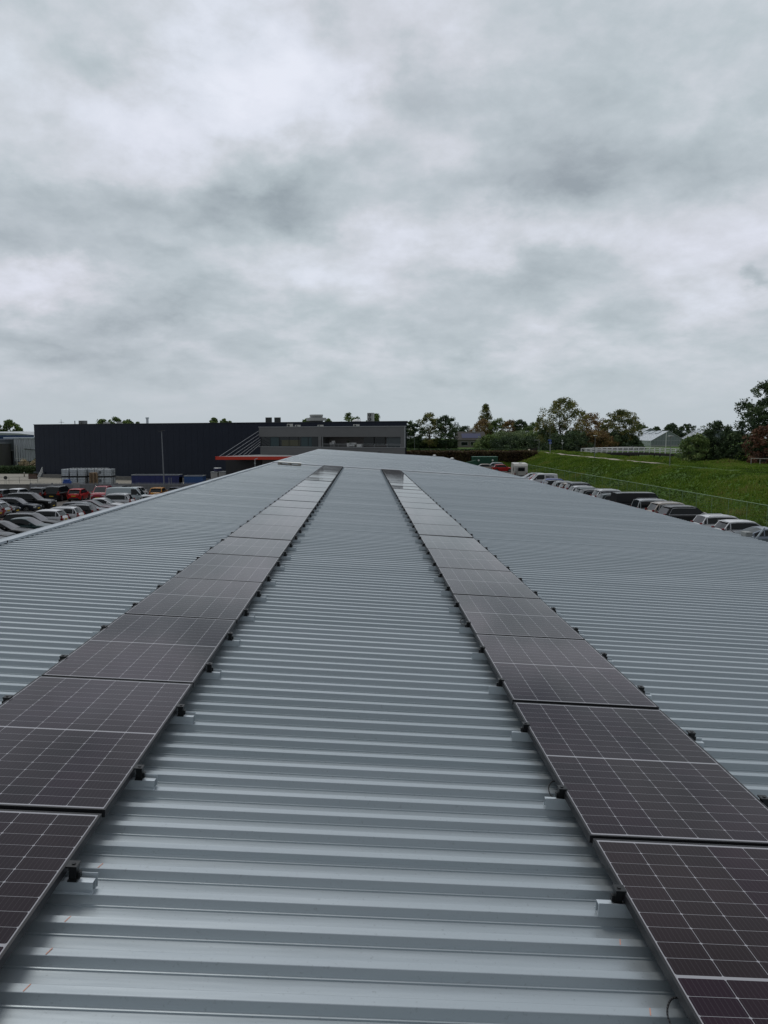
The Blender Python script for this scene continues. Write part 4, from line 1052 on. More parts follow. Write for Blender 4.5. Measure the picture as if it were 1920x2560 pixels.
# yard edge wall and rail
cwx0, cwx1 = -75, -9.5
cw_ = empty('retaining_wall', (0, 0, 0)); tag(cw_, 'low grey concrete wall behind the far row of cars', 'wall')
b = MB(); b.box(cwx0, cwx1, 110.2, 110.45, -.3, 1.0); b.obj('wall', M_CONC, cw_)
b = MB(); b.box(cwx0, cwx1, 110.15, 110.5, 1.001, 1.06); b.obj('coping', mat('concrete_dark', (.10, .10, .10), .8), cw_)
def railing(name, pts, h, label, nr=2, r=.03, m=M_UNIT, posts=True):
    o = empty(name, (0, 0, 0)); tag(o, label, 'railing'); b = MB()
    for k in range(nr):
        for a, c in zip(pts[:-1], pts[1:]): b.tube((a[0], a[1], a[2] + h * (k + 1) / nr), (c[0], c[1], c[2] + h * (k + 1) / nr), r, n=6)
    b.obj('rail', m, o)
    for p_ in pts:
        b = MB(); b.tube(p_, (p_[0], p_[1], p_[2] + h), r, n=6); b.obj('post', m, o)
    return o
railing('pipe_railing', [(X(u_, 118), 118, .7) for u_ in (-30, -5, 20, 46, 73, 92)], 1.0, 'thin dark pipe railing across the paved yard at far left', 2, .025, mat('dark_rail', (.06, .06, .06), .5))
railing('stair_railing', [(X(92, 119), 119, .7), (X(98, 122), 122, 1.2), (X(105, 126), 126, 1.9)], 1.0, 'pale stair railing at the left corner of the black hall', 3, .035)
o = empty('planter_box', (X(81, 131), 131, .7)); tag(o, 'square brown planter box in the paved yard', 'planter')
b = MB(); b.box(-.65, .65, -.4, .4, 0, .8); b.obj('box', mat('rusty_brown', (.10, .06, .045), .8, var=.2), o)
b = MB(); 
for k in range(60): 
    x_, y_ = rng.uniform(-.6, .6), rng.uniform(-.35, .35); b.quad((x_ - .12, y_, .8), (x_ + .12, y_, .8), (x_, y_ + rng.uniform(-.1, .1), rng.uniform(.9, 1.05)))
b.obj('plants', mat('planter_leaf', (.04, .035, .02), .8), o)
o = empty('round_sign', (X(11.5, 117), 117, .7)); tag(o, 'round dark sign on two short legs at far left', 'sign')
b = MB(); b.tube((0, -.03, .95), (0, .03, .95), .28, n=18); b.obj('disc', mat('sign_dark', (.03, .03, .03), .6), o)
for s_ in (-.12, .12):
    b = MB(); b.tube((s_, 0, 0), (s_, 0, .68), .025); b.obj('post', M_UNIT, o)
for u_, d_, lab in ((59, 138, 'short pale bollard in the paved yard'), (99, 140, 'short pale bollard beside the black hall corner')):
    o = empty('bollard', (X(u_, d_), d_, .7)); tag(o, lab, 'bollard'); b = MB(); b.tube((0, 0, 0), (0, 0, .75), .12, .11, n=10); b.obj('post', mat('bollard_pale', (.35, .33, .26), .7), o); b = MB(); b.tube((0, 0, .751), (0, 0, .85), .11, .02, n=10); b.obj('cap', M_WTRIM, o)
# street lamps at far left
for (u_, d_, vt, vb, lab) in ((42.5, 158, 1117, 1160, 'thin lamp post with two round heads before the pale hall'), (54.5, 156, 1146, 1162, 'white T-shaped rack post before the pale hall')):
    o = empty('post', (X(u_, d_), d_, .7)); tag(o, lab, 'lamp post' if u_ < 50 else 'post'); h = Z(vt, d_) - .7
    b = MB(); b.tube((0, 0, 0), (0, 0, h), .06); b.obj('pole', M_UNIT, o)
    b = MB()
    if u_ < 50: b.tube((0, 0, h - .6), (0, 0, h - .4), .18, n=10); b.tube((0, 0, h), (0, 0, h + .2), .18, n=10)
    else: b.box(-1.3, 1.3, -.04, .04, h, h + .1); b.box(-.4, .4, -.04, .04, h - .6, h - .5)
    b.obj('head', M_UNIT, o)

# ------------------------------------------------------------------ yard items behind the fence
M_TANK = mat('translucent_tank', (.72, .77, .80), .35); M_CAGE = mat('galvanised_cage', (.20, .22, .23), .45, .4); M_BLUE = mat('blue_plastic', (.02, .08, .34), .4)
t_m = MB(); t_m.box(-.55, .55, -.47, .47, .16, 1.12); me_t = None
ib = empty('ibc_tank', (0, 0, 0))
tk = t_m.obj('tank', M_TANK, ib, bevel=.06)
b = MB(); b.tube((0, 0, 1.12), (0, 0, 1.16), .11, n=12); b.obj('lid', mat('dark_lid', (.03, .03, .03), .5), ib)
b = MB()
for k in range(6):
    x_ = -.58 + k * 1.16 / 5
    for yy_ in (-.5, .5): b.box(x_ - .012, x_ + .012, yy_ - .012, yy_ + .012, .14, 1.14)
for k in range(5):
    y_ = -.5 + k * 1.0 / 4
    for xx_ in (-.595, .595): b.box(xx_ - .012, xx_ + .012, y_ - .012, y_ + .012, .14, 1.14)
for k in range(5):
    z_ = .18 + k * .94 / 4
    for yy_ in (-.515, .515): b.box(-.6, .6, yy_ - .011, yy_ + .011, z_, z_ + .024)
    for xx_ in (-.61, .61): b.box(xx_ - .011, xx_ + .011, -.5, .5, z_, z_ + .024)
b.obj('cage', M_CAGE, ib)
b = MB()
for x_ in (-.55, 0, .55): b.box(x_ - .07, x_ + .07, -.5, .5, 0, .1)
b.box(-.6, .6, -.5, .5, .102, .138); b.obj('pallet', mat('dark_plastic_pallet', (.02, .022, .024), .6), ib)
b = MB(); b.box(-.28, .1, -.535, -.528, .5, .85); b.obj('label_plate', mat('label_plate_grey', (.10, .11, .12), .5), ib)
GZ = .7
xstack = [X(u_, 112) for u_ in (164, 184, 206)]
spots = []
for r_ in range(4):
    for ci, u_ in enumerate((164, 184.5, 204.5, 222, 240)):
        if r_ == 0 and ci == 3: continue
        if r_ == 0 and ci == 4: continue
        for lv in (0, 1):
            spots.append((X(u_, 113), 113 + r_ * 1.15, lv, ('left end', 'second column', 'third column', 'fourth column', 'fifth column')[ci], r_))
for ci, u_ in ((5, 253), (6, 270)):
    for r_ in range(2):
        for lv in (0, 1): spots.append((X(u_, 113), 113 + r_ * 1.15, lv, ('sixth column', 'right end')[ci - 5], r_))
rowsw = ('front row', 'second row', 'third row', 'rear row')
for i, (x_, y_, lv, cw2, r_) in enumerate(spots):
    o = ib if i == 0 else copy_tree(ib)
    o.scale = (.90, 1, 1.07); o.location = (x_ + rng.uniform(-.02, .02), y_, GZ + lv * 1.24); o.rotation_euler = (0, 0, RAD(rng.uniform(-1, 1)))
    if not ('sixth' in cw2):
        for ch in list(o.children):
            if ch.name.startswith('label_plate') and i > 0: bpy.data.objects.remove(ch)
    tag(o, 'white caged tank in the %s layer, %s, %s of the block' % ('upper' if lv else 'lower', rowsw[r_], cw2), 'liquid tank', 'stacked white liquid tanks in the yard')
# wooden pallets stack
me_p = pallet_mesh(1.2, .9).mesh('pallet', M_WOOD)
for k in range(13):
    o = bpy.data.objects.new('wooden_pallet', me_p); COL.objects.link(o); o.location = (X(231, 112) + rng.uniform(-.04, .04), 112.6, GZ + k * .148); o.rotation_euler = (0, 0, RAD(rng.uniform(-2, 2)))
    tag(o, 'brown wooden pallet, %s from the ground in the stack between the tanks' % ordw(k + 1), 'pallet', 'stack of wooden pallets')
for k in range(13):
    o = bpy.data.objects.new('wooden_pallet', me_p); COL.objects.link(o); o.location = (X(231, 112) + .05 + rng.uniform(-.04, .04) , 113.7, GZ + k * .148); o.rotation_euler = (0, 0, RAD(rng.uniform(-2, 2)))
    tag(o, 'brown wooden pallet, %s from the ground in the rear pallet stack' % ordw(k + 1), 'pallet', 'stack of wooden pallets')
# blue wheelie bins and white carton
o = empty('blue_bin', (X(165, 111.2), 111.3, GZ)); tag(o, 'bright blue plastic bin before the left lower tank', 'bin')
b = MB(); b.box(-.55, .55, -.3, .3, 0, .75); b.obj('body', M_BLUE, o, bevel=.05); b = MB(); b.box(-.4, .4, -.28, .28, .76, 1.0); b.obj('lid', M_BLUE, o, bevel=.04)
o = empty('carton', (X(188, 109.9), 109.9, 0)); tag(o, 'pale grey carton standing on the ground at the fence', 'box')
b = MB(); b.box(-.42, .42, -.2, .18, 0, 1.25); b.obj('box', mat('pale_card', (.36, .34, .32), .8), o); b = MB(); b.box(-.43, .43, -.21, .19, 1.251, 1.28); b.obj('lid', mat('pale_card', (.36, .34, .32), .8), o)
# containers
def skip(u0, u1, vt, d, dep, m, label, frame=False, rimm=None):
    x0, x1 = X(u0, d), X(u1, d); w = (x1 - x0) / 2; o = empty('skip_container', ((x0 + x1) / 2, d, GZ)); tag(o, label, 'container'); h = Z(vt, d) - GZ
    b = MB(); b.box(-w, w, 0, .06, 0, h); b.box(-w, w, dep - .06, dep, 0, h); b.box(-w, -w + .06, .06, dep - .06, 0, h); b.box(w - .06, w, .06, dep - .06, 0, h); b.box(-w, w, .06, dep - .06, .05, h * .8 if not frame else .12)
    b.obj('body', m, o)
    
    for k in range(9): b = MB(); x_ = -w + (k + .5) * w * 2 / 9; b.box(x_ - .04, x_ + .04, -.05, -.001, .05, h - .1); b.obj('rib', m, o)
    b = MB(); b.box(-w - .04, w + .04, -.07, .1, h + .001, h + .08); b.box(-w - .04, w + .04, dep - .1, dep + .05, h + .001, h + .08); b.box(-w - .04, -w + .1, .1, dep - .1, h + .001, h + .08); b.box(w - .1, w + .04, .1, dep - .1, h + .001, h + .08)
    b.obj('rim', rimm or M_WTRIM, o)
    return o
skip(327, 446, 1187.5, 114, 2.2, mat('navy_steel', (.020, .028, .120), .45), 'long navy blue skip container behind the palisade fence')
skip(459, 506, 1190, 114, 2.3, mat('blue_steel', (.025, .085, .25), .5), 'shorter mid-blue open skip right of the navy one', True)
for u0, u1, lab in ((526, 543, 'left white square tank beyond the roof edge'), (546, 564, 'right white square tank beyond the roof edge')):
    x0, x1 = X(u0, 108), X(u1, 108); o = empty('white_tank', ((x0 + x1) / 2, 108, 0)); tag(o, lab, 'tank'); w = (x1 - x0) / 2; h = Z(1179 if u0 < 530 else 1178, 108)
    b = MB(); b.box(-w, w, 0, 1.1, 0, h - .15); b.obj('body', mat('off_white_tank', (.42, .42, .40), .6), o, bevel=.04); b = MB(); b.box(-w - .03, w + .03, -.03, 1.13, h - .148, h); b.obj('lid', M_WTRIM, o)
o = empty('blue_drum', (X(543, 108.6), 108.9, Z(1178, 108) + .002)); tag(o, 'navy drum with a pale lid on top of the white tanks', 'drum')
b = MB(); b.tube((0, 0, 0), (0, 0, .42), .55, .58, n=18); b.obj('body', mat('navy_plastic', (.03, .035, .09), .5), o); b = MB(); b.tube((0, 0, .421), (0, 0, .5), .6, .5, n=18); b.obj('lid', M_WTRIM, o)
# palisade fence
pf_ = empty('palisade_fence', (0, 0, 0)); tag(pf_, 'grey spiked palisade fence behind the far row of parked cars', 'fence')
b = MB(); x_ = -48.0; zt = Z(1205, 109)
while x_ < -17:
    b.box(x_ - .045, x_ + .045, 108.99, 109.01, .05, zt - .12); b.quad((x_ - .045, 109, zt - .12), (x_ + .045, 109, zt - .12), (x_, 109, zt + .02)); x_ += .19
pm = mat('galvanised_fence', (.26, .27, .29), .5, .3)
o = b.obj('pickets', pm, pf_)
b = MB(); b.box(-48, -17, 109.02, 109.06, .3, .36); b.box(-48, -17, 109.02, 109.06, zt - .35, zt - .29); b.obj('rail', pm, pf_)
x_ = -48
while x_ <= -17:
    b = MB(); b.box(x_ - .05, x_ + .05, 109.061, 109.16, 0, zt - .05); b.obj('post', pm, pf_); x_ += 3.1
# tall lamp post
p = at(411, 1222, 108.3); o = empty('lamp_post', (p.x, 108.3, 0)); tag(o, 'tall grey lamp post rising in front of the black hall', 'lamp post')
h = Z(1079, 108.3)
b = MB(); b.tube((0, 0, 0), (-.16, 0, h), .11, .055, n=10); b.obj('pole', mat('lamp_grey', (.22, .23, .25), .45, .3), o)
b = MB(); b.box(-.6, -.1, -.15, .15, h, h + .1); b.box(-.22, .28, -.15, .15, h + .101, h + .2); b.obj('lamp_head', mat('lamp_dark', (.05, .05, .055), .5), o)
b = MB(); 
for u_ in (422.5, 428): b = MB(); q = at(u_, 1200, 111.3); b.tube((0, 0, 0), (0, 0, Z(1195, 111.3) - GZ + .1), .05); oo = b.obj('pipe_post', pm, loc=(q.x, 111.3, GZ)); tag(oo, 'short pale post %s before the navy skip' % ('just right of the lamp post' if u_ < 425 else 'second right of the lamp post'), 'post')

# ------------------------------------------------------------------ right side: fence, hedge, house, greenhouse, bridge
FX = 29.3
fe = empty('mesh_fence', (0, 0, 0)); tag(fe, 'long green wire mesh fence between the car park and the grass dike', 'fence')
ZF0, ZF1 = 1.0, 3.0
gm_ = mat('green_wire', (.045, .085, .050), .5); gm2 = mat('pale_green_post', (.17, .27, .14), .5)
b = MB(); y_ = 30.0
fy1 = 140.0
while y_ < fy1:
    b.quad((FX, y_ - .0022, ZF0), (FX, y_ + .0022, ZF0), (FX, y_ + .0022, ZF1), (FX, y_ - .0022, ZF1)); y_ += .05
z_ = ZF0 + .1
while z_ < ZF1:
    b.box(FX - .003, FX + .003, 30, fy1, z_, z_ + .006); z_ += .2
b.obj('wire_mesh', gm_, fe)
b = MB(); b.tube((FX, 30, ZF1 + .02), (FX, fy1, ZF1 + .02), .026, n=8); b.obj('top_rail', gm2, fe)
yy_ = 30.0
while yy_ <= fy1:
    b = MB(); b.tube((FX - .0, yy_, .9), (FX - .0, yy_, ZF1), .022, n=6); b.obj('post', gm2, fe); yy_ += 2.9
# cross fence behind the caravan
# hedge
hx0, hx1 = X(1000, 168), X(1318, 176)
hedge('beech_hedge', hx0, hx1, 165, 168, 1.0, Z(1129, 166), leaf_mat('beech_leaf', [(.012, .008, .005), (.022, .014, .008), (.035, .024, .012), (.05, .05, .018)]), 'long dark brown clipped hedge closing the car park', 16000, .38, seed=4)
hedge('field_hedge', X(1010, 196), X(1316, 196), 195, 197.5, 4.0, Z(1124, 196), LM['dark'], 'low dark hedge line behind the long brown hedge', 8000, .38, seed=5)
# second railing line far right
railing('wooden_rail', [(X(u_, 104), 104, float(terr(X(u_, 104), 104)) - .0) for u_ in (1878, 1900, 1925, 1950)], .9, 'low pale rail before the tallest dark tree', 1, .05, M_WOODG)
# house
d = 270; x0, x1 = X(1141, d), X(1214, d); o = empty('house', ((x0 + x1) / 2, d, 4.0)); tag(o, 'low house with dark tiled roof carrying blue panels', 'house')
w = (x1 - x0) / 2; ze = Z(1099.5, d) - 4; zt = Z(1078.8, d) - 4
b = MB(); b.box(-w + .5, w - .5, .4, 7, -.5, ze); b.obj('wall', mat('house_wall', (.20, .18, .16), .8), o)
b = MB(); b.quad((-w, 0, ze), (w + .7, 0, ze), (w - .1, 4, zt), (-w, 4, zt)); b.quad((-w, 8, ze), (-w, 4, zt), (w - .1, 4, zt), (w + .7, 8, ze)); b.quad((-w, 0, ze), (-w, 4, zt), (-w, 8, ze)); b.quad((w + .7, 0, ze), (w + .7, 8, ze), (w - .1, 4, zt))
rf = b.obj('roof', mat('dark_tile_roof', (.045, .040, .036), .75, var=.15), o)
def slope(x_, t): return (x_, 4 * t - .06, ze + (zt - ze) * t + .06)
u2 = lambda u_: X(u_, d) - o.location.x
b = MB(); b.quad(slope(u2(1155), .2), slope(u2(1203), .2), slope(u2(1203), .75), slope(u2(1155), .75)); b.obj('roof_panels', mat('blue_pv', (.03, .035, .09), .2), rf)
b = MB(); b.box(u2(1184.5), u2(1191), 3.6, 4.2, zt - .4, zt + .55); b.obj('chimney', mat('white_chimney', (.5, .5, .48), .6), rf)
for a_, c_ in ((1152, 1170), (1176, 1192)):
    wdw = MB(); wdw.box(u2(a_), u2(c_), .34, .399, .7, 2.1); wo = wdw.obj('window', M_WTRIM, o)
    wdw = MB(); wdw.box(u2(a_) + .15, u2(c_) - .15, .28, .339, .85, 1.95); wdw.obj('pane', M_GLASS, wo)
wdw = MB(); wdw.box(u2(1196), u2(1200), .34, .399, 0, 2.1); wdw.obj('door', mat('house_door', (.3, .3, .28), .6), o)
# small sheds left of the house
for (u0, u1, vt, d_, lab) in ((1068, 1106, 1103, 262, 'dark gabled shed beneath the trees left of the house'), (1122, 1141, 1105, 258, 'pale small shed touching the left of the house')):
    x0, x1 = X(u0, d_), X(u1, d_); o = empty('garden_shed', ((x0 + x1) / 2, d_, 4)); tag(o, lab, 'shed'); w = (x1 - x0) / 2; h = Z(vt, d_) - 4
    b = MB(); b.box(-w, w, 0, 3, -.5, h * .6); b.obj('wall', mat('shed_wall_%d' % u0, (.05, .045, .04) if u0 < 1100 else (.2, .2, .19), .8), o)
    b = MB(); b.quad((-w - .2, -.2, h * .58), (0, -.2, h), (0, 3.2, h), (-w - .2, 3.2, h * .58)); b.quad((w + .2, -.2, h * .58), (w + .2, 3.2, h * .58), (0, 3.2, h), (0, -.2, h)); b.quad((-w, -.01, h * .6), (w, -.01, h * .6), (0, -.01, h)); b.obj('roof', mat('shed_roof_%d' % u0, (.13, .14, .15), .5), o)
wallblock('distant_white_barn', 1040, 1078, 1095, 330, 12, mat('barn_white', (.42, .44, .46), .6), 'pale barn glimpsed behind the trees left of the house', zb=4)
# green container in the car park
d_ = 160; x0, x1 = X(1182.5, d_), X(1244.5, d_); o = empty('green_container', ((x0 + x1) / 2, d_, 1.0)); tag(o, 'dark green steel container with two pale lamps at the hedge', 'container'); w = (x1 - x0) / 2; h = Z(1143, d_) - 1
M_GRN = mat('green_steel', (.008, .075, .045), .5)
b = MB(); b.box(-w, w, 0, 2.4, .1, h); b.obj('body', M_GRN, o)
b = MB(); b.box(-w - .03, w + .03, -.05, 2.45, h + .001, h + .1); b.obj('rim', mat('green_rim', (.10, .22, .17), .5), o)
for u_ in (1196.5, 1231.5):
    b = MB(); b.tube((X(u_, d_) - o.location.x, -.02, Z(1151, d_) - 1), (X(u_, d_) - o.location.x, -.12, Z(1151, d_) - 1), .2, n=12); b.obj('lamp', M_WHITE, o)
for k in range(14): b = MB(); x_ = -w + .2 + k * (2 * w - .4) / 13; b.box(x_ - .03, x_ + .03, -.04, -.001, .2, h - .1); b.obj('rib', M_GRN, o)
x0b = X(1160, 158); o = empty('green_skip', ((x0b + x0) / 2 - .3, 157, 1.0)); tag(o, 'lower green skip with a sloping end left of the green container', 'container')
w = (x0 - x0b) / 2 + .5; hq = Z(1150.5, 157) - 1
b = MB(); b.quad((-w, 0, .1), (w, 0, .1), (w, 0, hq), (-w, 0, hq - .9)); b.quad((-w, 2.2, .1), (-w, 2.2, hq - .9), (w, 2.2, hq), (w, 2.2, .1)); b.quad((-w, 0, .1), (-w, 0, hq - .9), (-w, 2.2, hq - .9), (-w, 2.2, .1)); b.quad((w, 0, .1), (w, 2.2, .1), (w, 2.2, hq), (w, 0, hq)); b.quad((-w, 0, .15), (-w, 2.2, .15), (w, 2.2, .15), (w, 0, .15)); b.obj('body', M_GRN, o)
b = MB(); b.tube((-w, -.02, hq - .87), (w, -.02, hq + .03), .05); b.obj('rim', mat('green_rim', (.10, .22, .17), .5), o)

# greenhouse
def greenhouse(u_l, u_m, u_r, v_e, v_a, v_b, d, label, uridge):
    zb = Z(v_b, d); o = empty('greenhouse', (0, 0, 0)); tag(o, label, 'greenhouse')
    # gable end spans u_m..u_r, long side u_m..u_l running away
    A = at(u_m, v_b, d); B = at(u_r, v_b, d + 6); ze = Z(v_e, d); za = Z(v_a, d + 3)
    C = at(u_l, v_b, d * 1.22)
    dirL = Vector((C.x - A.x, C.y - A.y, 0)); dirG = Vector((B.x - A.x, B.y - A.y, 0))
    A0 = Vector((A.x, A.y, zb - 1)); G = lambda s, t, z: Vector((A.x, A.y, 0)) + dirG * s + dirL * t + Vector((0, 0, z))
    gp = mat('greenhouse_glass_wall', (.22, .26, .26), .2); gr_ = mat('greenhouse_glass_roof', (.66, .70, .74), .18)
    b = MB(); b.quad(G(0, 0, zb - 1), G(1, 0, zb - 1), G(1, 0, ze), G(.5, 0, za), G(0, 0, ze)); b.quad(G(0, 1, zb - 1), G(0, 0, zb - 1), G(0, 0, ze), G(0, 1, ze)); b.quad(G(1, 0, zb - 1), G(1, 1, zb - 1), G(1, 1, ze), G(1, 0, ze)); b.quad(G(0, 1, zb - 1), G(0, 1, ze), G(.5, 1, za), G(1, 1, ze), G(1, 1, zb - 1))
    b.obj('wall', gp, o)
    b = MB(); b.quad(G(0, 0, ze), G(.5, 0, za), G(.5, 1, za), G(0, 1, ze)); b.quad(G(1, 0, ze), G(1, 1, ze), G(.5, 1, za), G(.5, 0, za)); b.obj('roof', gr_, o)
    b = MB(); out = -.12
    nn = dirL.normalized() * out
    for k in range(13):
        s = k / 12; zt_ = ze + (za - ze) * (1 - abs(2 * s - 1)); b.tube(G(s, 0, zb) + nn, G(s, 0, zt_) + nn, .06, n=4)
    b.tube(G(0, 0, ze) + nn, G(.5, 0, za) + nn, .12, n=5); b.tube(G(1, 0, ze) + nn, G(.5, 0, za) + nn, .12, n=5); b.tube(G(0, 0, ze) + nn, G(1, 0, ze) + nn, .06, n=5)
    n2 = dirG.normalized() * -.12
    b.tube(G(0, 0, ze) + n2, G(0, 1, ze) + n2, .14, n=5)
    for k in range(16): b.tube(G(0, k / 15, zb) + n2, G(0, k / 15, ze) + n2, .06, n=4)
    for k in range(1, 24): b.tube(G(0, k / 24, ze + .05), G(.5, k / 24, za + .05), .04, n=4)
    b.obj('frame', mat('greenhouse_frame', (.42, .45, .46), .5), o)
    b = MB()
    for k in range(3): t0 = .2 + k * .25; b.quad(G(.36, t0, ze + (za - ze) * .72 + .15), G(.5, t0, za + .25), G(.5, t0 + .15, za + .25), G(.36, t0 + .15, ze + (za - ze) * .72 + .5))
    b.obj('roof_vent', mat('vent_glass', (.30, .34, .36), .3), o)
    b = MB(); b.quad(G(0, 0, zb - 1) + nn * 1.3, G(1, 0, zb - 1) + nn * 1.3, G(1, 0, zb + .5) + nn * 1.3, G(0, 0, zb + .5) + nn * 1.3); b.obj('plinth', mat('greenhouse_plinth', (.30, .31, .30), .6), o)
    return o
greenhouse(1568, 1627, 1712, 1102, 1077, 1116, 290, 'near gabled glass greenhouse beyond the white bridge', 1620)
greenhouse(1680, 1732, 1800, 1098, 1074, 1108, 370, 'second glass greenhouse right of the gabled one', 1720)
greenhouse(1330, 1440, 1480, 1092, 1076, 1116, 330, 'bright greenhouse roof glimpsed behind the largest open tree', 1400)
greenhouse(1500, 1590, 1660, 1088, 1070, 1100, 400, 'far bright greenhouse roof left of the near greenhouse', 1560)
b = MB(); b.box(0, 0.01, 0, 0.01, 0, 0.01)
o, w, h = wallblock('distant_shed_row', 1700, 1860, 1076.5, 520, 15, mat('far_shed', (.12, .15, .17), .7), 'long low dark shed roofs on the horizon left of the large right tree', zb=3)
b = MB()
for k in range(4): b.box(-w + 8 + k * 9, -w + 9.5 + k * 9, -.3, 3, h + .001, h + 1.0)
b.obj('roof_vent', mat('far_shed', (.12, .15, .17), .7), o)
b = MB(); b.box(-w, w, -.4, 15, h + .0, h + .0 - .6 + .3); b.obj('roof', mat('far_shed_roof', (.25, .29, .32), .5), o)

# bridge
bg_ = empty('white_footbridge', (0, 0, 0)); tag(bg_, 'white railed bridge crossing the canal behind the dike', 'bridge')
WP = mat('white_painted_rail', (.80, .80, .78), .55)
def bpt(s, side):  # s 0..1 from left to right
    u_ = 1462 + (1730 - 1462) * s
    d_ = 178 - 18 * s + (side * 3.2)
    x_ = X(u_, 178 - 18 * s); return Vector((x_, d_, 0))
def bz(s): return Z(1134.5, 170) + .42 * math.sin(math.pi * min(1, max(0, s))) - .10
NB = 21
for side in (0, 1):
    b = MB()
    for k in range(NB - 1):
        s0, s1 = k / (NB - 1), (k + 1) / (NB - 1)
        a_, c_ = bpt(s0, side), bpt(s1, side)
        for hz_ in (.35, .72, 1.10): b.tube((a_.x, a_.y, bz(s0) + hz_), (c_.x, c_.y, bz(s1) + hz_), .058, n=5)
    b.obj('rail', WP, bg_)
    for k in range(NB):
        s0 = k / (NB - 1); a_ = bpt(s0, side); b = MB(); b.box(a_.x - .07, a_.x + .07, a_.y - .07, a_.y + .07, bz(s0) - .15, bz(s0) + 1.15); b.obj('post', WP, bg_)
b = MB()
for k in range(NB - 1):
    s0, s1 = k / (NB - 1), (k + 1) / (NB - 1); a0, a1, c0, c1 = bpt(s0, 0), bpt(s1, 0), bpt(s0, 1), bpt(s1, 1)
    z0, z1 = bz(s0), bz(s1)
    b.quad((a0.x, a0.y, z0), (a1.x, a1.y, z1), (c1.x, c1.y, z1), (c0.x, c0.y, z0)); b.quad((a0.x, a0.y - .1, z0), (a0.x, a0.y - .1, z0 - .6), (a1.x, a1.y - .1, z1 - .6), (a1.x, a1.y - .1, z1)); b.quad((a0.x, a0.y, z0 - .35), (c0.x, c0.y, z0 - .35), (c1.x, c1.y, z1 - .35), (a1.x, a1.y, z1 - .35))
b.obj('deck', mat('dark_deck', (.035, .03, .028), .8), bg_)
for s0 in (.3, .5, .7, .86):
    for side in (0, 1):
        a_ = bpt(s0, side); b = MB(); b.tube((a_.x, a_.y, .8), (a_.x, a_.y, bz(s0) - .36), .16, n=8); b.obj('pile', mat('dark_pile', (.02, .018, .016), .9), bg_)

hedge('bridge_shade_hedge', X(1478, 187), X(1725, 187), 186, 188.5, 1.6, Z(1133, 187), LM['dark'], 'dark leafy strip added as shade under the white bridge', 6000, .4, seed=8)  # added dark strip, stands in for the shaded void below the deck
hedge('undergrowth', X(1018, 250), X(1142, 250), 248, 250.5, 4.0, Z(1101, 250), LM['dark'], 'dark undergrowth beneath the trees left of the house', 6000, .5, seed=9)
# lamp posts / signs on the dike
M_POLE = mat('grey_pole', (.22, .23, .23), .5, .3)
def lamp(u_, vb, vt, d_, label, kind='disc', zb=None, cat='street lamp', side=1):
    p = at(u_, vb, d_); z0 = float(terr(p.x, p.y)) if zb is None else zb
    o = empty('street_lamp', (p.x, p.y, z0 - .1)); tag(o, label, cat); h = Z(vt, d_, u_) - z0 + .1
    b = MB(); b.tube((0, 0, 0), (0, 0, h), .06, .04, n=8); b.obj('pole', M_POLE, o)
    b = MB()
    if kind == 'disc': b.tube((0, 0, h), (0, 0, h + .12), .10, .38, n=16); b.tube((0, 0, h + .121), (0, 0, h + .2), .40, .30, n=16)
    elif kind == 'arm': b.box(min(0, side * 1.1), max(0, side * 1.1), -.1, .1, h - .35, h - .2)
    elif kind == 'curve':
        pts = [Vector((side * (1 - math.cos(a)) * .8, 0, h - .1 + math.sin(a) * .6)) for a in np.linspace(0, math.pi * .55, 8)]
        b.path(pts, .045); b.box(pts[-1].x - .05 if side > 0 else pts[-1].x - .5, pts[-1].x + .5 if side > 0 else pts[-1].x + .05, -.1, .1, pts[-1].z - .06, pts[-1].z + .06)
    b.obj('lamp_head', M_POLE, o)
    return o
lamp(1486.5, 1147, 1091, 133, 'disc-topped lamp post on the dike left of the bridge middle')
lamp(1674, 1168, 1093, 97, 'disc-topped lamp post on the dike at the right end of the bridge')
lamp(1347, 1136, 1097, 172, 'post with a flat arm pointing left at the path start', 'arm', side=-1)
lamp(1036, 1123, 1091, 205, 'curved lamp post just right of the black hall', 'curve', side=1)
lamp(1374, 1132, 1064, 185, 'tall curved street lamp behind the blue round sign', 'curve', side=1)
lamp(1729, 1110, 1070, 250, 'distant street lamp with a long arm above the dark bushes', 'curve', side=-1)
p = at(1664.5, 1117, 262); o = empty('flag_pole', (p.x, 262, 3)); tag(o, 'white pole before the greenhouse gable', 'pole'); b = MB(); b.tube((0, 0, 0), (0, 0, Z(1081, 262) - 3), .14, .1); b.obj('pole', M_WHITE, o); b = MB(); b.tube((0, 0, Z(1081, 262) - 3), (0, 0, Z(1081, 262) - 2.7), .2, .05); b.obj('cap', M_WHITE, o)
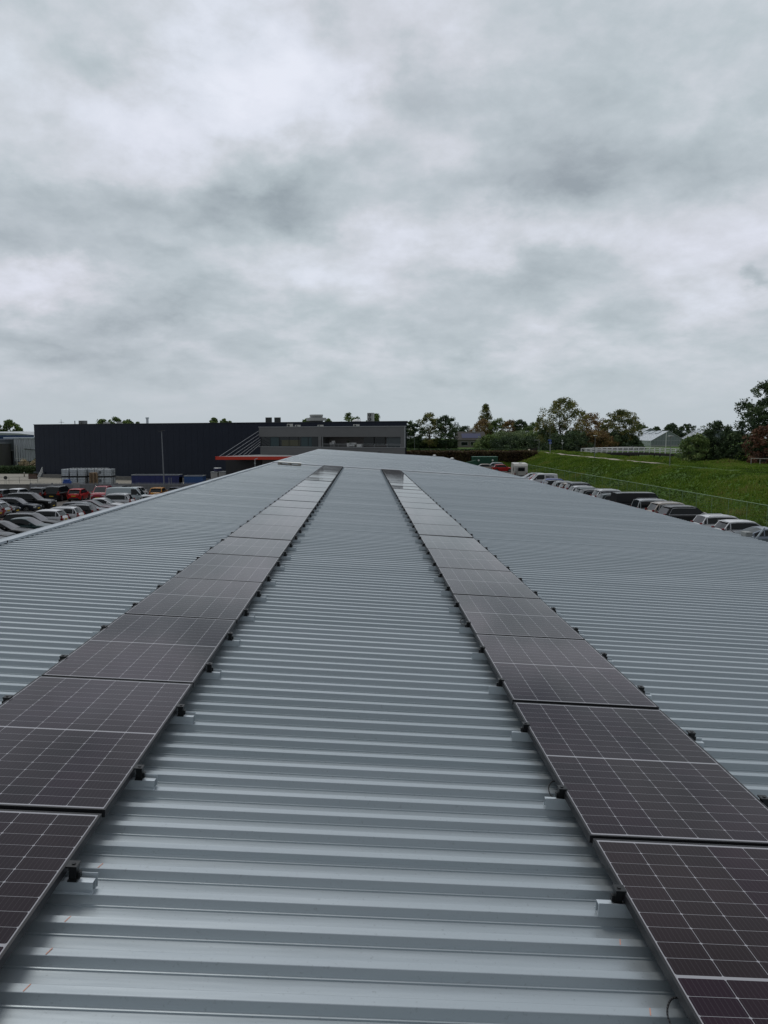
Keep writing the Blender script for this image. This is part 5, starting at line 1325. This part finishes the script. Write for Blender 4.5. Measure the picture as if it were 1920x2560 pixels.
# blue round sign
d_ = 181; p = at(1375.5, 1130, d_); z0 = float(terr(p.x, p.y)); o = empty('road_sign', (p.x, d_, z0)); tag(o, 'blue round cycle-path sign on a pale pole', 'road sign')
b = MB(); b.tube((0, 0, 0), (0, 0, Z(1100, d_) - z0), .06, n=8); b.obj('pole', mat('pale_pole', (.42, .42, .40), .6), o)
zc_ = Z(1107, d_) - z0
b = MB(); b.tube((-.05, -.08, zc_), (-.05, -.11, zc_), .36, n=20); b.obj('sign_disc', mat('sign_blue', (.015, .06, .36), .4), o)
b = MB(); b.box(-.62, .25, -.1, -.07, zc_ + .48, zc_ + .78); b.obj('sign_plate', mat('sign_blue', (.015, .06, .36), .4), o)
b = MB(); b.tube((-.18, -.100, zc_ - .06), (-.18, -.118, zc_ - .06), .09, n=10); b.tube((.08, -.100, zc_ - .06), (.08, -.118, zc_ - .06), .09, n=10); b.tube((-.18, -.118, zc_ - .06), (-.02, -.118, zc_ + .12), .02, n=4); b.tube((.08, -.118, zc_ - .06), (-.02, -.118, zc_ + .12), .02, n=4); b.obj('symbol', M_WHITE, o)
# give-way sign
d_ = 188; p = at(1405.5, 1122, d_); z0 = float(terr(p.x, p.y)); o = empty('road_sign', (p.x, d_, z0)); tag(o, 'white inverted-triangle give-way sign seen from behind', 'road sign')
zc_ = Z(1109, d_) - z0
b = MB(); b.tube((0, 0, 0), (0, 0, zc_ + .9), .045, n=8); b.obj('pole', M_POLE, o)
b = MB(); b.quad((-.38, -.07, zc_ + .34), (.38, -.07, zc_ + .34), (0, -.07, zc_ - .32)); b.quad((-.38, -.055, zc_ + .34), (0, -.055, zc_ - .32), (.38, -.055, zc_ + .34)); b.obj('sign_plate', mat('sign_back_pale', (.5, .5, .48), .5), o)
b = MB(); b.tube((0, 0, zc_ + .62), (0, 0, zc_ + .9), .14, n=8); b.obj('cap', M_WHITE, o)
# wooden gate structure and post near the path
p = at(1332, 1124, 178); o = empty('wooden_gate', (p.x - .6, 178, float(terr(p.x, 178)))); tag(o, 'dark sloping wooden gate at the end of the brown hedge', 'gate')
b = MB(); b.quad((0, 0, .2), (1.6, 0, .6), (1.6, 0, 1.5), (0, 0, 1.0)); b.quad((0, .06, .2), (0, .06, 1.0), (1.6, .06, 1.5), (1.6, .06, .6)); b.obj('board', mat('dark_timber', (.035, .03, .025), .8), o)
for x_ in (0, 1.6):
    b = MB(); b.box(x_ - .07, x_ + .07, -.08, .1, -.2, 1.3 + x_ * .2); b.obj('post', mat('dark_timber', (.035, .03, .025), .8), o)

# ------------------------------------------------------------------ vehicles
M_TYRE = mat('tyre', (.012, .012, .013), .75); M_RIM = mat('alloy_rim', (.30, .31, .32), .35, .7); M_CGL = mat('car_glass', (.008, .011, .012), .05, spec=.4)
M_HL = mat('headlight_glass', (.45, .47, .48), .12); M_TL = mat('tail_light', (.22, .010, .008), .25); M_UND = mat('underbody', (.008, .008, .008), .8)
M_PLY = mat('yellow_plate', (.55, .38, .02), .5); M_CHR = mat('chrome', (.6, .62, .63), .15, .9)
paints = {}
def paint(name, col, metal=.0, rough=.28):
    if name not in paints: paints[name] = mat('car_paint_' + name, col, rough, metal, spec=.28, coat=.15)
    return paints[name]
PC = dict(black=(.006, .007, .008), darkblue=(.014, .018, .028), white=(.58, .59, .60), silver=(.33, .35, .36), grey=(.10, .105, .115), red=(.40, .012, .012), crimson=(.27, .015, .030), maroon=(.045, .018, .024), teal=(.018, .040, .042),
          yellow=(.45, .20, .02), blue=(.015, .04, .30), beige=(.38, .33, .28), bluegrey=(.20, .235, .28), darkred=(.09, .01, .012), paleblue=(.42, .48, .50), darkgrey=(.035, .038, .042), purple=(.028, .018, .026))
CT = dict(
    hatch=dict(L=4.05, W=1.74, H=1.47, belt=.93, hood=.74, xw=.745, xf=.56, xr=.13, xb=.035, wr=.31, wf=.80, wb_=.175),
    wagon=dict(L=4.65, W=1.80, H=1.47, belt=.93, hood=.72, xw=.725, xf=.55, xr=.10, xb=.03, wr=.32, wf=.80, wb_=.20),
    suv=dict(L=4.55, W=1.86, H=1.68, belt=1.06, hood=.88, xw=.735, xf=.565, xr=.12, xb=.035, wr=.36, wf=.805, wb_=.19),
    bigsuv=dict(L=4.95, W=1.94, H=1.80, belt=1.14, hood=.98, xw=.72, xf=.57, xr=.09, xb=.03, wr=.39, wf=.81, wb_=.19),
    sedan=dict(L=4.60, W=1.80, H=1.44, belt=.92, hood=.70, xw=.715, xf=.53, xr=.28, xb=.13, wr=.32, wf=.80, wb_=.19),
    coupe=dict(L=4.35, W=1.80, H=1.36, belt=.90, hood=.68, xw=.70, xf=.50, xr=.34, xb=.08, wr=.33, wf=.80, wb_=.18),
    mpv=dict(L=4.35, W=1.80, H=1.68, belt=1.00, hood=.80, xw=.79, xf=.60, xr=.07, xb=.02, wr=.32, wf=.81, wb_=.19),
    van=dict(L=4.90, W=1.92, H=1.97, belt=1.12, hood=.90, xw=.86, xf=.73, xr=.025, xb=.005, wr=.34, wf=.83, wb_=.20, panel=True),
    smallvan=dict(L=4.25, W=1.80, H=1.84, belt=1.06, hood=.84, xw=.82, xf=.66, xr=.025, xb=.005, wr=.32, wf=.82, wb_=.19, panel=True),
)
def car_meshes(t):
    c = CT[t]; L, Wd, Hh = c['L'], c['W'], c['H']; belt, hood = c['belt'], c['hood']; wr = c['wr']
    xw, xf, xr_, xb = [c[k] * L for k in ('xw', 'xf', 'xr', 'xb')]
    axf, axr = c['wf'] * L, c['wb_'] * L; hw = Wd / 2; sill = .24; ar = wr + .06
    S_ = set(np.round(np.concatenate([np.linspace(0, L, 22), np.linspace(axf - ar, axf + ar, 13), np.linspace(axr - ar, axr + ar, 13), [.04, .1, L - .04, L - .1, xw, xb]]), 3)); S_ = sorted(x for x in S_ if 0 <= x <= L)
    deck = belt - (.0 if c.get('panel') else .02)
    def top(x):
        if x < xb: 
            q = 1 - max(0, min(1, x / max(.12, xb))); return deck - .10 * q ** 2
        if x <= xw: return belt
        q = (x - xw) / (L - xw); return belt + .0 - (belt - hood) * (q ** 1.5) - .12 * max(0, (q - .9) / .1) ** 2
    def halfw(x):
        q = abs(2 * x / L - 1); return hw * (1 - .03 * q ** 2 - .13 * max(0, (q - .86) / .14) ** 2.2)
    secs = []
    for x in S_:
        zt = top(x); w = halfw(x); zb = sill
        for ax in (axf, axr):
            dx = abs(x - ax)
            if dx < ar: zb = max(zb, wr + math.sqrt(ar * ar - dx * dx) - .01)
        zb = min(zb, zt - .14)
        e0 = max(0, 1 - x / .10) if x < .1 else max(0, 1 - (L - x) / .10) if x > L - .1 else 0
        if e0 > 0: zb = zb + .10 * e0; zt = zt - .06 * e0
        m_ = zb + (zt - zb) * .5
        secs.append([(w - .035, zb), (w, m_), (w - .008, zt - .12), (w - .055, zt - .03), (w - .16, zt), (w * .5, zt + .022 * (1 - e0)), (0, zt + .032 * (1 - e0))])
    b = MB(); nh = 7
    ring = []
    for x, s in zip(S_, secs):
        i0 = len(b.v)
        pts = [(x - L / 2, y, z) for y, z in s] + [(x - L / 2, -y, z) for y, z in s[-2::-1]]
        b.v += pts; ring.append((i0, len(pts)))
    for (i0, n), (j0, _) in zip(ring[:-1], ring[1:]):
        for k in range(n - 1): b.f.append((i0 + k, j0 + k, j0 + k + 1, i0 + k + 1)); b.mi.append(0)
    for i0, n in (ring[0], ring[-1]): b.f.append(tuple(range(i0, i0 + n))); b.mi.append(0)
    # greenhouse
    roof = Hh
    def rl(x):
        pts = [(xb, belt), (xr_, roof - .05), (xr_ + .12 * L, roof - .005), ((xr_ + xf) / 2 + .1, roof), (xf - .06 * L, roof - .01), (xf, roof - .05), (xw, belt)]
        for (a, za), (d_, zd) in zip(pts[:-1], pts[1:]):
            if a <= x <= d_: return za + (zd - za) * (x - a) / (d_ - a + 1e-9)
        return belt
    gx = sorted(set(np.round([xb, xb + (xr_ - xb) * .5, xr_, xr_ + .12 * L, (xr_ + xf) / 2 + .1, xf - .06 * L, xf, xf + (xw - xf) * .5, xw] + list(np.linspace(xr_, xf, 7)), 4)))
    # pillars
    mid = (xr_ + xf) / 2 + .05 * L; span = xf - xr_
    pil = [xr_ + .06]
    for p_ in pil: gx += [p_ - .035, p_ + .035]
    gx = sorted(gx); wb2 = hw - .075; wt2 = hw * .80
    paintf, side, fr_, rr_ = b, [MB(), MB()], MB(), MB()
    sec2 = []
    for x in gx:
        z = rl(x); tt = max(0, (z - belt) / (roof - belt)); yt = wb2 + (wt2 - wb2) * tt
        lo = belt - .01
        P_ = [(wb2, lo), (wb2 + (yt - wb2) * .06, lo + (z - lo) * .08), (wb2 + (yt - wb2) * .86, lo + (z - lo) * .86), (yt, z), (yt * .88, z + .018 * tt + .004), (0, z + .045 * tt + .006)]
        sec2.append(P_)
    def isp(x0, x1):
        m_ = (x0 + x1) / 2
        if c.get('panel'): return m_ < xf - .17 * L or m_ > xw - .15
        if m_ > xw - .25 or m_ < xb + (xr_ - xb) * .55 + .0: return True
        return any(abs(m_ - p_) < .034 for p_ in pil)
    for i in range(len(gx) - 1):
        x0, x1 = gx[i] - L / 2, gx[i + 1] - L / 2; A_, B_ = sec2[i], sec2[i + 1]; mx_ = (gx[i] + gx[i + 1]) / 2
        for sgn in (1, -1):
            for k in range(5):
                q = [(x0, sgn * A_[k][0], A_[k][1]), (x1, sgn * B_[k][0], B_[k][1]), (x1, sgn * B_[k + 1][0], B_[k + 1][1]), (x0, sgn * A_[k + 1][0], A_[k + 1][1])]
                if sgn < 0: q = q[::-1]
                if k == 1 and not isp(gx[i], gx[i + 1]): side[0 if sgn > 0 else 1].quad(*q)
                elif k == 4 and mx_ > xf: fr_.quad(*q)
                elif k == 4 and mx_ < xr_ and not c.get('panel'): rr_.quad(*q)
                else: b.quad(*q)
    out = dict(body=b, windscreen=fr_, side=side, rear=rr_)
    return out
def box_part(x0, x1, y0, y1, z0, z1):
    b = MB(); b.box(x0, x1, y0, y1, z0, z1); return b
PROTO = {}
def smooth_mesh(me, ang=.6):
    me.polygons.foreach_set('use_smooth', [True] * len(me.polygons))
    return me
tm = MB(); n_ = 22
for (r0, y0), (r1, y1) in zip([(.72, -.10), (.96, -.10), (1, -.06), (1, .06), (.96, .10)], [(.96, -.10), (1, -.06), (1, .06), (.96, .10), (.72, .10)]):
    for k in range(n_):
        a0, a1 = 2 * math.pi * k / n_, 2 * math.pi * (k + 1) / n_
        tm.quad((r0 * math.cos(a0), y0, r0 * math.sin(a0)), (r0 * math.cos(a1), y0, r0 * math.sin(a1)), (r1 * math.cos(a1), y1, r1 * math.sin(a1)), (r1 * math.cos(a0), y1, r1 * math.sin(a0)))
tm.tube((0, -.05, 0), (0, .05, 0), .72, n=n_)
me_tyre = tm.mesh('tyre', M_TYRE)
rm = MB()
for k in range(5):
    a = 2 * math.pi * k / 5; ca, sa_ = math.cos(a), math.sin(a); w0 = .09
    for ysg in (1, -1):
        yv = .085 * ysg; rm.quad((-sa_ * w0, yv, ca * w0), (sa_ * w0, yv, -ca * w0), (.70 * ca + sa_ * w0 * 1.4, yv, .70 * sa_ - ca * w0 * 1.4), (.70 * ca - sa_ * w0 * 1.4, yv, .70 * sa_ + ca * w0 * 1.4))
for k in range(n_):
    a0, a1 = 2 * math.pi * k / n_, 2 * math.pi * (k + 1) / n_
    for yv in (.09, -.09): rm.quad((.62 * math.cos(a0), yv, .62 * math.sin(a0)), (.62 * math.cos(a1), yv, .62 * math.sin(a1)), (.73 * math.cos(a1), yv, .73 * math.sin(a1)), (.73 * math.cos(a0), yv, .73 * math.sin(a0)))
rm.tube((0, -.095, 0), (0, .095, 0), .16, n=10)
me_rim = rm.mesh('rim', M_RIM)
def build_car(t):
    c = CT[t]; ms = car_meshes(t); L, Wd, Hh, belt = c['L'], c['W'], c['H'], c['belt']; hw = Wd / 2
    root = empty('parked_car' if not c.get('panel') else 'parked_van')
    bo = ms['body'].obj('body', M_UND, root)
    ed = None
    ms['windscreen'].obj('windscreen', M_CGL, root)
    if ms['rear'].f: ms['rear'].obj('rear_window', M_CGL, root)
    for s_ in ms['side']: s_.obj('side_window', M_CGL, root)
    b = box_part(-L / 2 + .12, L / 2 - .12, -hw + .12, hw - .12, .18, belt - .25)
    b.obj('underbody', M_UND, root)
    b = box_part(-L / 2 - .012, -L / 2 + .12, -hw + .30, hw - .30, .30, .46); b.obj('bumper', mat('black_trim', (.02, .02, .021), .6), root)
    b = box_part(L / 2 - .12, L / 2 + .012, -hw + .32, hw - .32, .30, .50); b.obj('grille', mat('black_trim', (.02, .02, .021), .6), root)
    tz = belt - .16; 
    for s_ in (1, -1):
        y0, y1 = sorted((s_ * (hw - .02), s_ * (hw - .34)))
        b = MB(); b.box(-L / 2 - .014, -L / 2 + .20, y0 + (.02 if s_ < 0 else 0), y1 - (.02 if s_ > 0 else 0), tz - .16, tz + .04)
        if t in ('hatch', 'suv', 'wagon', 'mpv', 'van', 'smallvan', 'bigsuv'): b.box(-L / 2 + .03, -L / 2 + .2, min(s_ * (hw - .1), s_ * (hw - .22)), max(s_ * (hw - .1), s_ * (hw - .22)), tz + .041, tz + .26)
        b.obj('tail_light', M_TL, root, bevel=.015)
        hz_ = c['hood'] - .14
        b = MB(); b.box(L / 2 - .30, L / 2 - .012, min(s_ * (hw - .05), s_ * (hw - .40)), max(s_ * (hw - .05), s_ * (hw - .40)), hz_ - .09, hz_ + .07); b.obj('headlight', M_HL, root, bevel=.02)
        mxp = c['xw'] * L - L / 2 - .42
        b = MB(); b.box(mxp - .06, mxp + .06, min(s_ * (hw - .03), s_ * (hw + .17)), max(s_ * (hw - .03), s_ * (hw + .17)), belt + .01, belt + .15); b.obj('wing_mirror', M_UND, root, bevel=.03)
    b = box_part(-L / 2 - .03, -L / 2 - .016, -.26, .26, .62, .73); b.obj('licence_plate', M_PLY, root)
    b = box_part(L / 2 + .014, L / 2 + .028, -.26, .26, .38, .49); b.obj('licence_plate', M_PLY, root)
    for s_ in (1, -1):
        for ax in (c['wf'], c['wb_']):
            w = empty('wheel', (ax * L - L / 2, s_ * (hw - .13), c['wr'])); w.parent = root; w.scale = (c['wr'], 1, c['wr'])
            place('tyre', me_tyre, w); place('rim', me_rim, w)
    if t in ('wagon', 'suv', 'bigsuv', 'mpv'):
        for s_ in (1, -1):
            b = MB(); yv = s_ * hw * .74; x0, x1 = (c['xr'] + .05) * L - L / 2, (c['xf'] - .06) * L - L / 2
            b.path([(x0, yv, Hh - .005), (x0 + .12, yv, Hh + .055), (x1 - .12, yv, Hh + .055), (x1, yv, Hh - .005)], .018); b.obj('roof_rail', M_CHR, root)
    if t in ('hatch', 'suv'):
        b = MB(); xr1 = c['xr'] * L - L / 2; b.box(xr1 - .16, xr1 + .06, -hw * .68, hw * .68, Hh - .055, Hh - .028); b.obj('spoiler', M_UND, root)
    return root
used = {}
def car(t, x, d, heading, col, label, z=0., group=None, metal=None, chrome=False, cat='car'):
    if t not in PROTO: PROTO[t] = build_car(t); root = PROTO[t]
    else:
        root = copy_tree(PROTO[t])
    root.location = (x, d, z); root.rotation_euler = (0, 0, RAD(heading))
    p_ = paint(col, PC[col], .35 if col in ('silver', 'grey', 'bluegrey', 'darkgrey', 'beige') else 0.)
    for ch in root.children:
        n0 = ch.name.split('.')[0]
        if n0 in ('body', 'wing_mirror', 'spoiler'):
            ch.material_slots[0].link = 'OBJECT'; ch.material_slots[0].material = p_
    tag(root, label, cat, group)
    if chrome:
        c = CT[t]; L, hw = c['L'], c['W'] / 2
        for s_ in (1, -1):
            b = MB(); yv = s_ * (hw - .068); x0, x1 = c['xb'] * L - L / 2 + .25, c['xw'] * L - L / 2 - .3
            b.path([(x0, yv, c['belt'] + .012), (x1, yv, c['belt'] + .012)], .016)
            yt = s_ * hw * .83
            b.path([(x0, yv, c['belt'] + .012), (x0 + .3, yt, c['H'] - .12), (x0 + .9, yt - s_ * .0, c['H'] - .085), ((c['xf']) * L - L / 2 - .1, yt, c['H'] - .10)], .014)
            b.obj('window_trim', M_CHR, root)
    return root
GL = 'cars in the left car park'; GR_ = 'cars along the green fence'
# right-hand row (x centre about 25), nearest first
RZ = 1.0
car('coupe', 25.2, 45.6, 0, 'bluegrey', 'pale blue coupe with rear spoiler, nearest car by the fence at right', RZ, GR_)
car('hatch', 25.3, 48.4, 0, 'white', 'small white hatchback between the blue coupe and a white estate', RZ, GR_)
car('wagon', 25.6, 51.6, 0, 'white', 'white estate car left behind the small white hatchback', RZ, GR_)
car('suv', 25.0, 56.6, 0, 'black', 'black seven-seat car with chrome window line, nearest dark one at right', RZ, GR_, chrome=True)
car('suv', 25.3, 59.6, 0, 'beige', 'beige car almost hidden behind the black chrome-lined one', RZ, GR_)
car('mpv', 25.0, 62.5, 0, 'silver', 'silver people carrier with roof rails behind the beige car', RZ, GR_)
car('van', 24.9, 66.6, 0, 'black', 'long black van with pale roof edge', RZ, GR_, cat='van')
car('wagon', 24.8, 71.3, 0, 'teal', 'dark teal estate with chrome trim next to the black van', RZ, GR_, chrome=True)
car('suv', 25.2, 74.2, 0, 'white', 'white off-roader between two dark estates', RZ, GR_)
car('wagon', 24.7, 77.2, 0, 'black', 'black estate with chrome window outline left of the white off-roader', RZ, GR_, chrome=True)
car('hatch', 24.7, 79.9, 0, 'teal', 'dark teal hatchback behind the chrome-lined black estate', RZ, GR_)
car('wagon', 25.2, 82.6, 0, 'white', 'white-roofed estate behind the teal hatchback', RZ, GR_)
car('suv', 25.5, 85.7, 0, 'grey', 'mid grey off-roader with red tail lights in the middle of the row', RZ, GR_)
car('hatch', 25.3, 88.5, 0, 'beige', 'pale beige hatchback right behind the grey off-roader', RZ, GR_)
car('wagon', 25.5, 91.3, 0, 'silver', 'silver estate next behind the pale beige hatchback', RZ, GR_)
car('hatch', 24.9, 94.2, 0, 'darkblue', 'dark blue hatchback with a pale rear window', RZ, GR_)
car('wagon', 25.6, 97.0, 0, 'blue', 'car with a bright blue roof before the white lettered van', RZ, GR_)
vn = car('smallvan', 24.7, 103.0, 180, 'white', 'white delivery van with dark lettering on its side', RZ, GR_, cat='van')
car('hatch', 25.0, 108.3, 180, 'red', 'red car with white-framed windscreen behind the white lettered van', RZ, GR_)
car('wagon', 25.4, 112.5, 180, 'silver', 'silver estate parked before the caravan', RZ, GR_)
car('hatch', 27.6, 147.5, 0, 'red', 'bright red hatchback seen side-on at the far end by the hedge', RZ)
car('suv', 26.4, 151.5, 180, 'silver', 'silver off-roader behind the bright red hatchback', RZ)
car('hatch', 23.8, 150, 180, 'beige', 'cream hatchback in front of the green container', RZ)
# lettering on the van (its left flank faces the camera)
def lettering(txt, size, x, z, parent, m):
    cu = bpy.data.curves.new('lettering', 'FONT'); cu.body = txt; cu.size = size; cu.align_x = 'CENTER'; cu.extrude = .004; cu.offset = size * .018
    o = bpy.data.objects.new('lettering', cu); COL.objects.link(o); o.parent = parent
    cu.materials.append(m)
    dg = bpy.context.evaluated_depsgraph_get(); me = bpy.data.meshes.new_from_object(o.evaluated_get(dg)); bpy.data.objects.remove(o)
    o = bpy.data.objects.new('lettering', me); COL.objects.link(o); o.parent = parent; return o
hwv = CT['smallvan']['W'] / 2
for txt, sz, z_ in (('BIETA', .44, 1.32), ('AUTO', .15, 1.12)):
    o = lettering(txt, sz, 0, 0, vn, mat('black_lettering', (.02, .02, .025), .5))
    o.location = (-.95, hwv - .035 if z_ < 1.2 else hwv - .03, z_); o.rotation_euler = (RAD(90) + .12, 0, math.pi)
# caravan
d_ = 122; cxv = X(1302.5, d_); cv = empty('caravan', (cxv, d_, RZ), RAD(90 - 96)); tag(cv, 'cream caravan with wide rear window beside the fence', 'caravan')
M_CV = mat('cream_caravan', (.50, .49, .45), .45, var=.05)
b = MB(); prof = [(0, .45), (-.12, 1.3), (0, 2.2), (.25, 2.52), (4.6, 2.6), (5.0, 2.3), (5.25, 1.3), (5.0, .45)]
n = len(prof); w = 1.12
for sx, ww in ((-1, w), (1, w)): b.quad(*[(sx * ww, y_, z_) for y_, z_ in (prof if sx > 0 else prof[::-1])])
for k in range(n): (y0, z0), (y1, z1) = prof[k], prof[(k + 1) % n]; b.quad((-w, y0, z0), (w, y0, z0), (w, y1, z1), (-w, y1, z1))
b.obj('body', M_CV, cv, bevel=.08)
b = MB(); b.box(-.45, .62, -.17, -.11, 1.35, 1.95); b.obj('rear_window', M_CGL, cv)
b = MB(); b.box(-1.16, -1.121, 1.2, 1.8, .6, 2.2); b.obj('door', mat('caravan_door', (.4, .4, .37), .5), cv)
b = MB(); b.box(-1.16, -1.122, .3, .9, 1.3, 1.9); b.obj('side_window', M_CGL, cv)
b = MB(); b.box(-.25, .25, .9, 1.5, 2.6, 2.72); b.obj('roof_hatch', M_WHITE, cv)
b = MB(); b.box(-1.0, 1.0, -.16, -.05, .48, .62); b.obj('bumper', mat('black_trim', (.02, .02, .021), .6), cv)
for sx in (-1, 1):
    b = MB(); b.box(sx * .95 - .08, sx * .95 + .08, -.13, -.06, .75, 1.0); b.obj('tail_light', M_TL, cv)
    w_ = empty('wheel', (sx * .95, 2.6, .32)); w_.parent = cv; w_.rotation_euler = (0, 0, math.pi / 2); w_.scale = (.32, 1, .32); place('tyre', me_tyre, w_); place('rim', me_rim, w_)
b = MB(); b.path([(-.8, -.2, .6), (-.8, -.22, 2.0)], .025); b.path([(-.55, -.2, .6), (-.55, -.22, 2.0)], .025)
for k in range(6): b.tube((-.8, -.21, .75 + k * .22), (-.55, -.21, .75 + k * .22), .018)
b.obj('ladder', M_POLE, cv)

# left car park
car('hatch', X(3, 94), 94, 90, 'grey', 'grey car in the far row cut by the left edge', 0, GL)
car('hatch', X(45, 95) - .2, 95.6, 84, 'white', 'white hatchback, leftmost white car in the far row', 0, GL)
car('suv', X(99, 94), 94.5, 86, 'darkgrey', 'dark grey car seen from behind, left of the black one with red lights', 0, GL)
car('bigsuv', X(145, 95), 95.2, 88, 'black', 'black off-roader with red tail lights left of the bright red hatchback', 0, GL)
car('hatch', X(194, 95), 95.0, 92, 'red', 'bright red hatchback seen from behind in the far row', 0, GL)
car('mpv', X(252, 95.5), 95.5, -86, 'crimson', 'crimson people carrier facing the camera', 0, GL)
car('wagon', X(296, 100), 100.5, 88, 'darkgrey', 'dark estate mostly hidden behind the long silver van', 0, GL)
car('van', X(317, 89), 89.2, 0, 'paleblue', 'long pale silver panel van facing right', 0, GL, cat='van')
car('hatch', X(341, 98), 98, 90, 'white', 'white car behind the front of the silver van', 0, GL)
car('hatch', X(395, 97), 97, 92, 'yellow', 'yellow ochre hatchback seen from behind near the lamp post', 0, GL)
car('hatch', X(441, 98), 98, 90, 'darkblue', 'dark car right of the yellow hatchback', 0, GL)
car('sedan', -23.0, 86.6, 0, 'beige', 'beige saloon roof peeking over the roof edge before the yellow car', 0, GL)
car('hatch', -23.0, 83.8, 0, 'white', 'white car cut by the roof edge right of the white off-roader', 0, GL)
car('bigsuv', X(72, 83), 83.0, 0, 'black', 'large black off-roader facing right in the middle row', 0, GL)
car('wagon', X(40, 80.2) - .2, 80.2, 0, 'darkblue', 'dark blue estate facing right before the large black off-roader', 0, GL)
car('sedan', -38.2, 86.0, 0, 'darkgrey', 'dark saloon behind the large black off-roader at far left', 0, GL)
car('hatch', -37.6, 77.6, 0, 'black', 'black hatchback front beside the silver hatchback', 0, GL)
car('hatch', -37.3, 75.0, 180, 'silver', 'silver hatchback with its rear to the aisle at far left', 0, GL)
car('wagon', -37.2, 72.5, 180, 'darkred', 'dark red estate cut by the left edge', 0, GL)
car('suv', -27.8, 83.4, 180, 'white', 'white off-roader with black pillars behind the white saloon', 0, GL)
car('sedan', -27.6, 80.3, 0, 'white', 'white saloon facing right beside the maroon one', 0, GL)
car('sedan', -27.9, 77.6, 0, 'maroon', 'maroon saloon between the white saloon and grey estate', 0, GL)
car('wagon', -27.7, 75.0, 0, 'grey', 'dark grey estate facing right beside the maroon saloon', 0, GL)
car('wagon', -28.0, 72.3, 180, 'black', 'black estate with red tail lights beside the white estate', 0, GL)
car('wagon', -28.4, 69.7, 180, 'white', 'white estate with roof rails facing left', 0, GL)
car('hatch', -28.6, 67.2, 180, 'white', 'white hatchback with red tail light before the white estate', 0, GL)
car('wagon', -28.2, 64.2, 0, 'black', 'black estate facing right before the white hatchback', 0, GL)
car('sedan', -27.2, 61.0, 0, 'teal', 'dark green-black saloon, second row from the near end', 0, GL)
car('sedan', -27.9, 58.3, 0, 'black', 'black saloon with bright windscreen near the left edge', 0, GL)
car('hatch', -27.9, 55.6, 0, 'darkgrey', 'dark grey hatchback front cut by the left edge', 0, GL)
car('hatch', -27.1, 53.0, 0, 'black', 'nearest black car front with yellow plate at the left edge', 0, GL)
car('sedan', -22.6, 63.4, 180, 'darkgrey', 'dark saloon roof just above the roof edge', 0, GL)
car('coupe', -22.9, 58.6, 180, 'purple', 'dark purple car roof just above the roof edge', 0, GL)
print('objects', len(bpy.data.objects), 'tris', sum(len(o.data.polygons) for o in bpy.data.objects if o.type == 'MESH'))
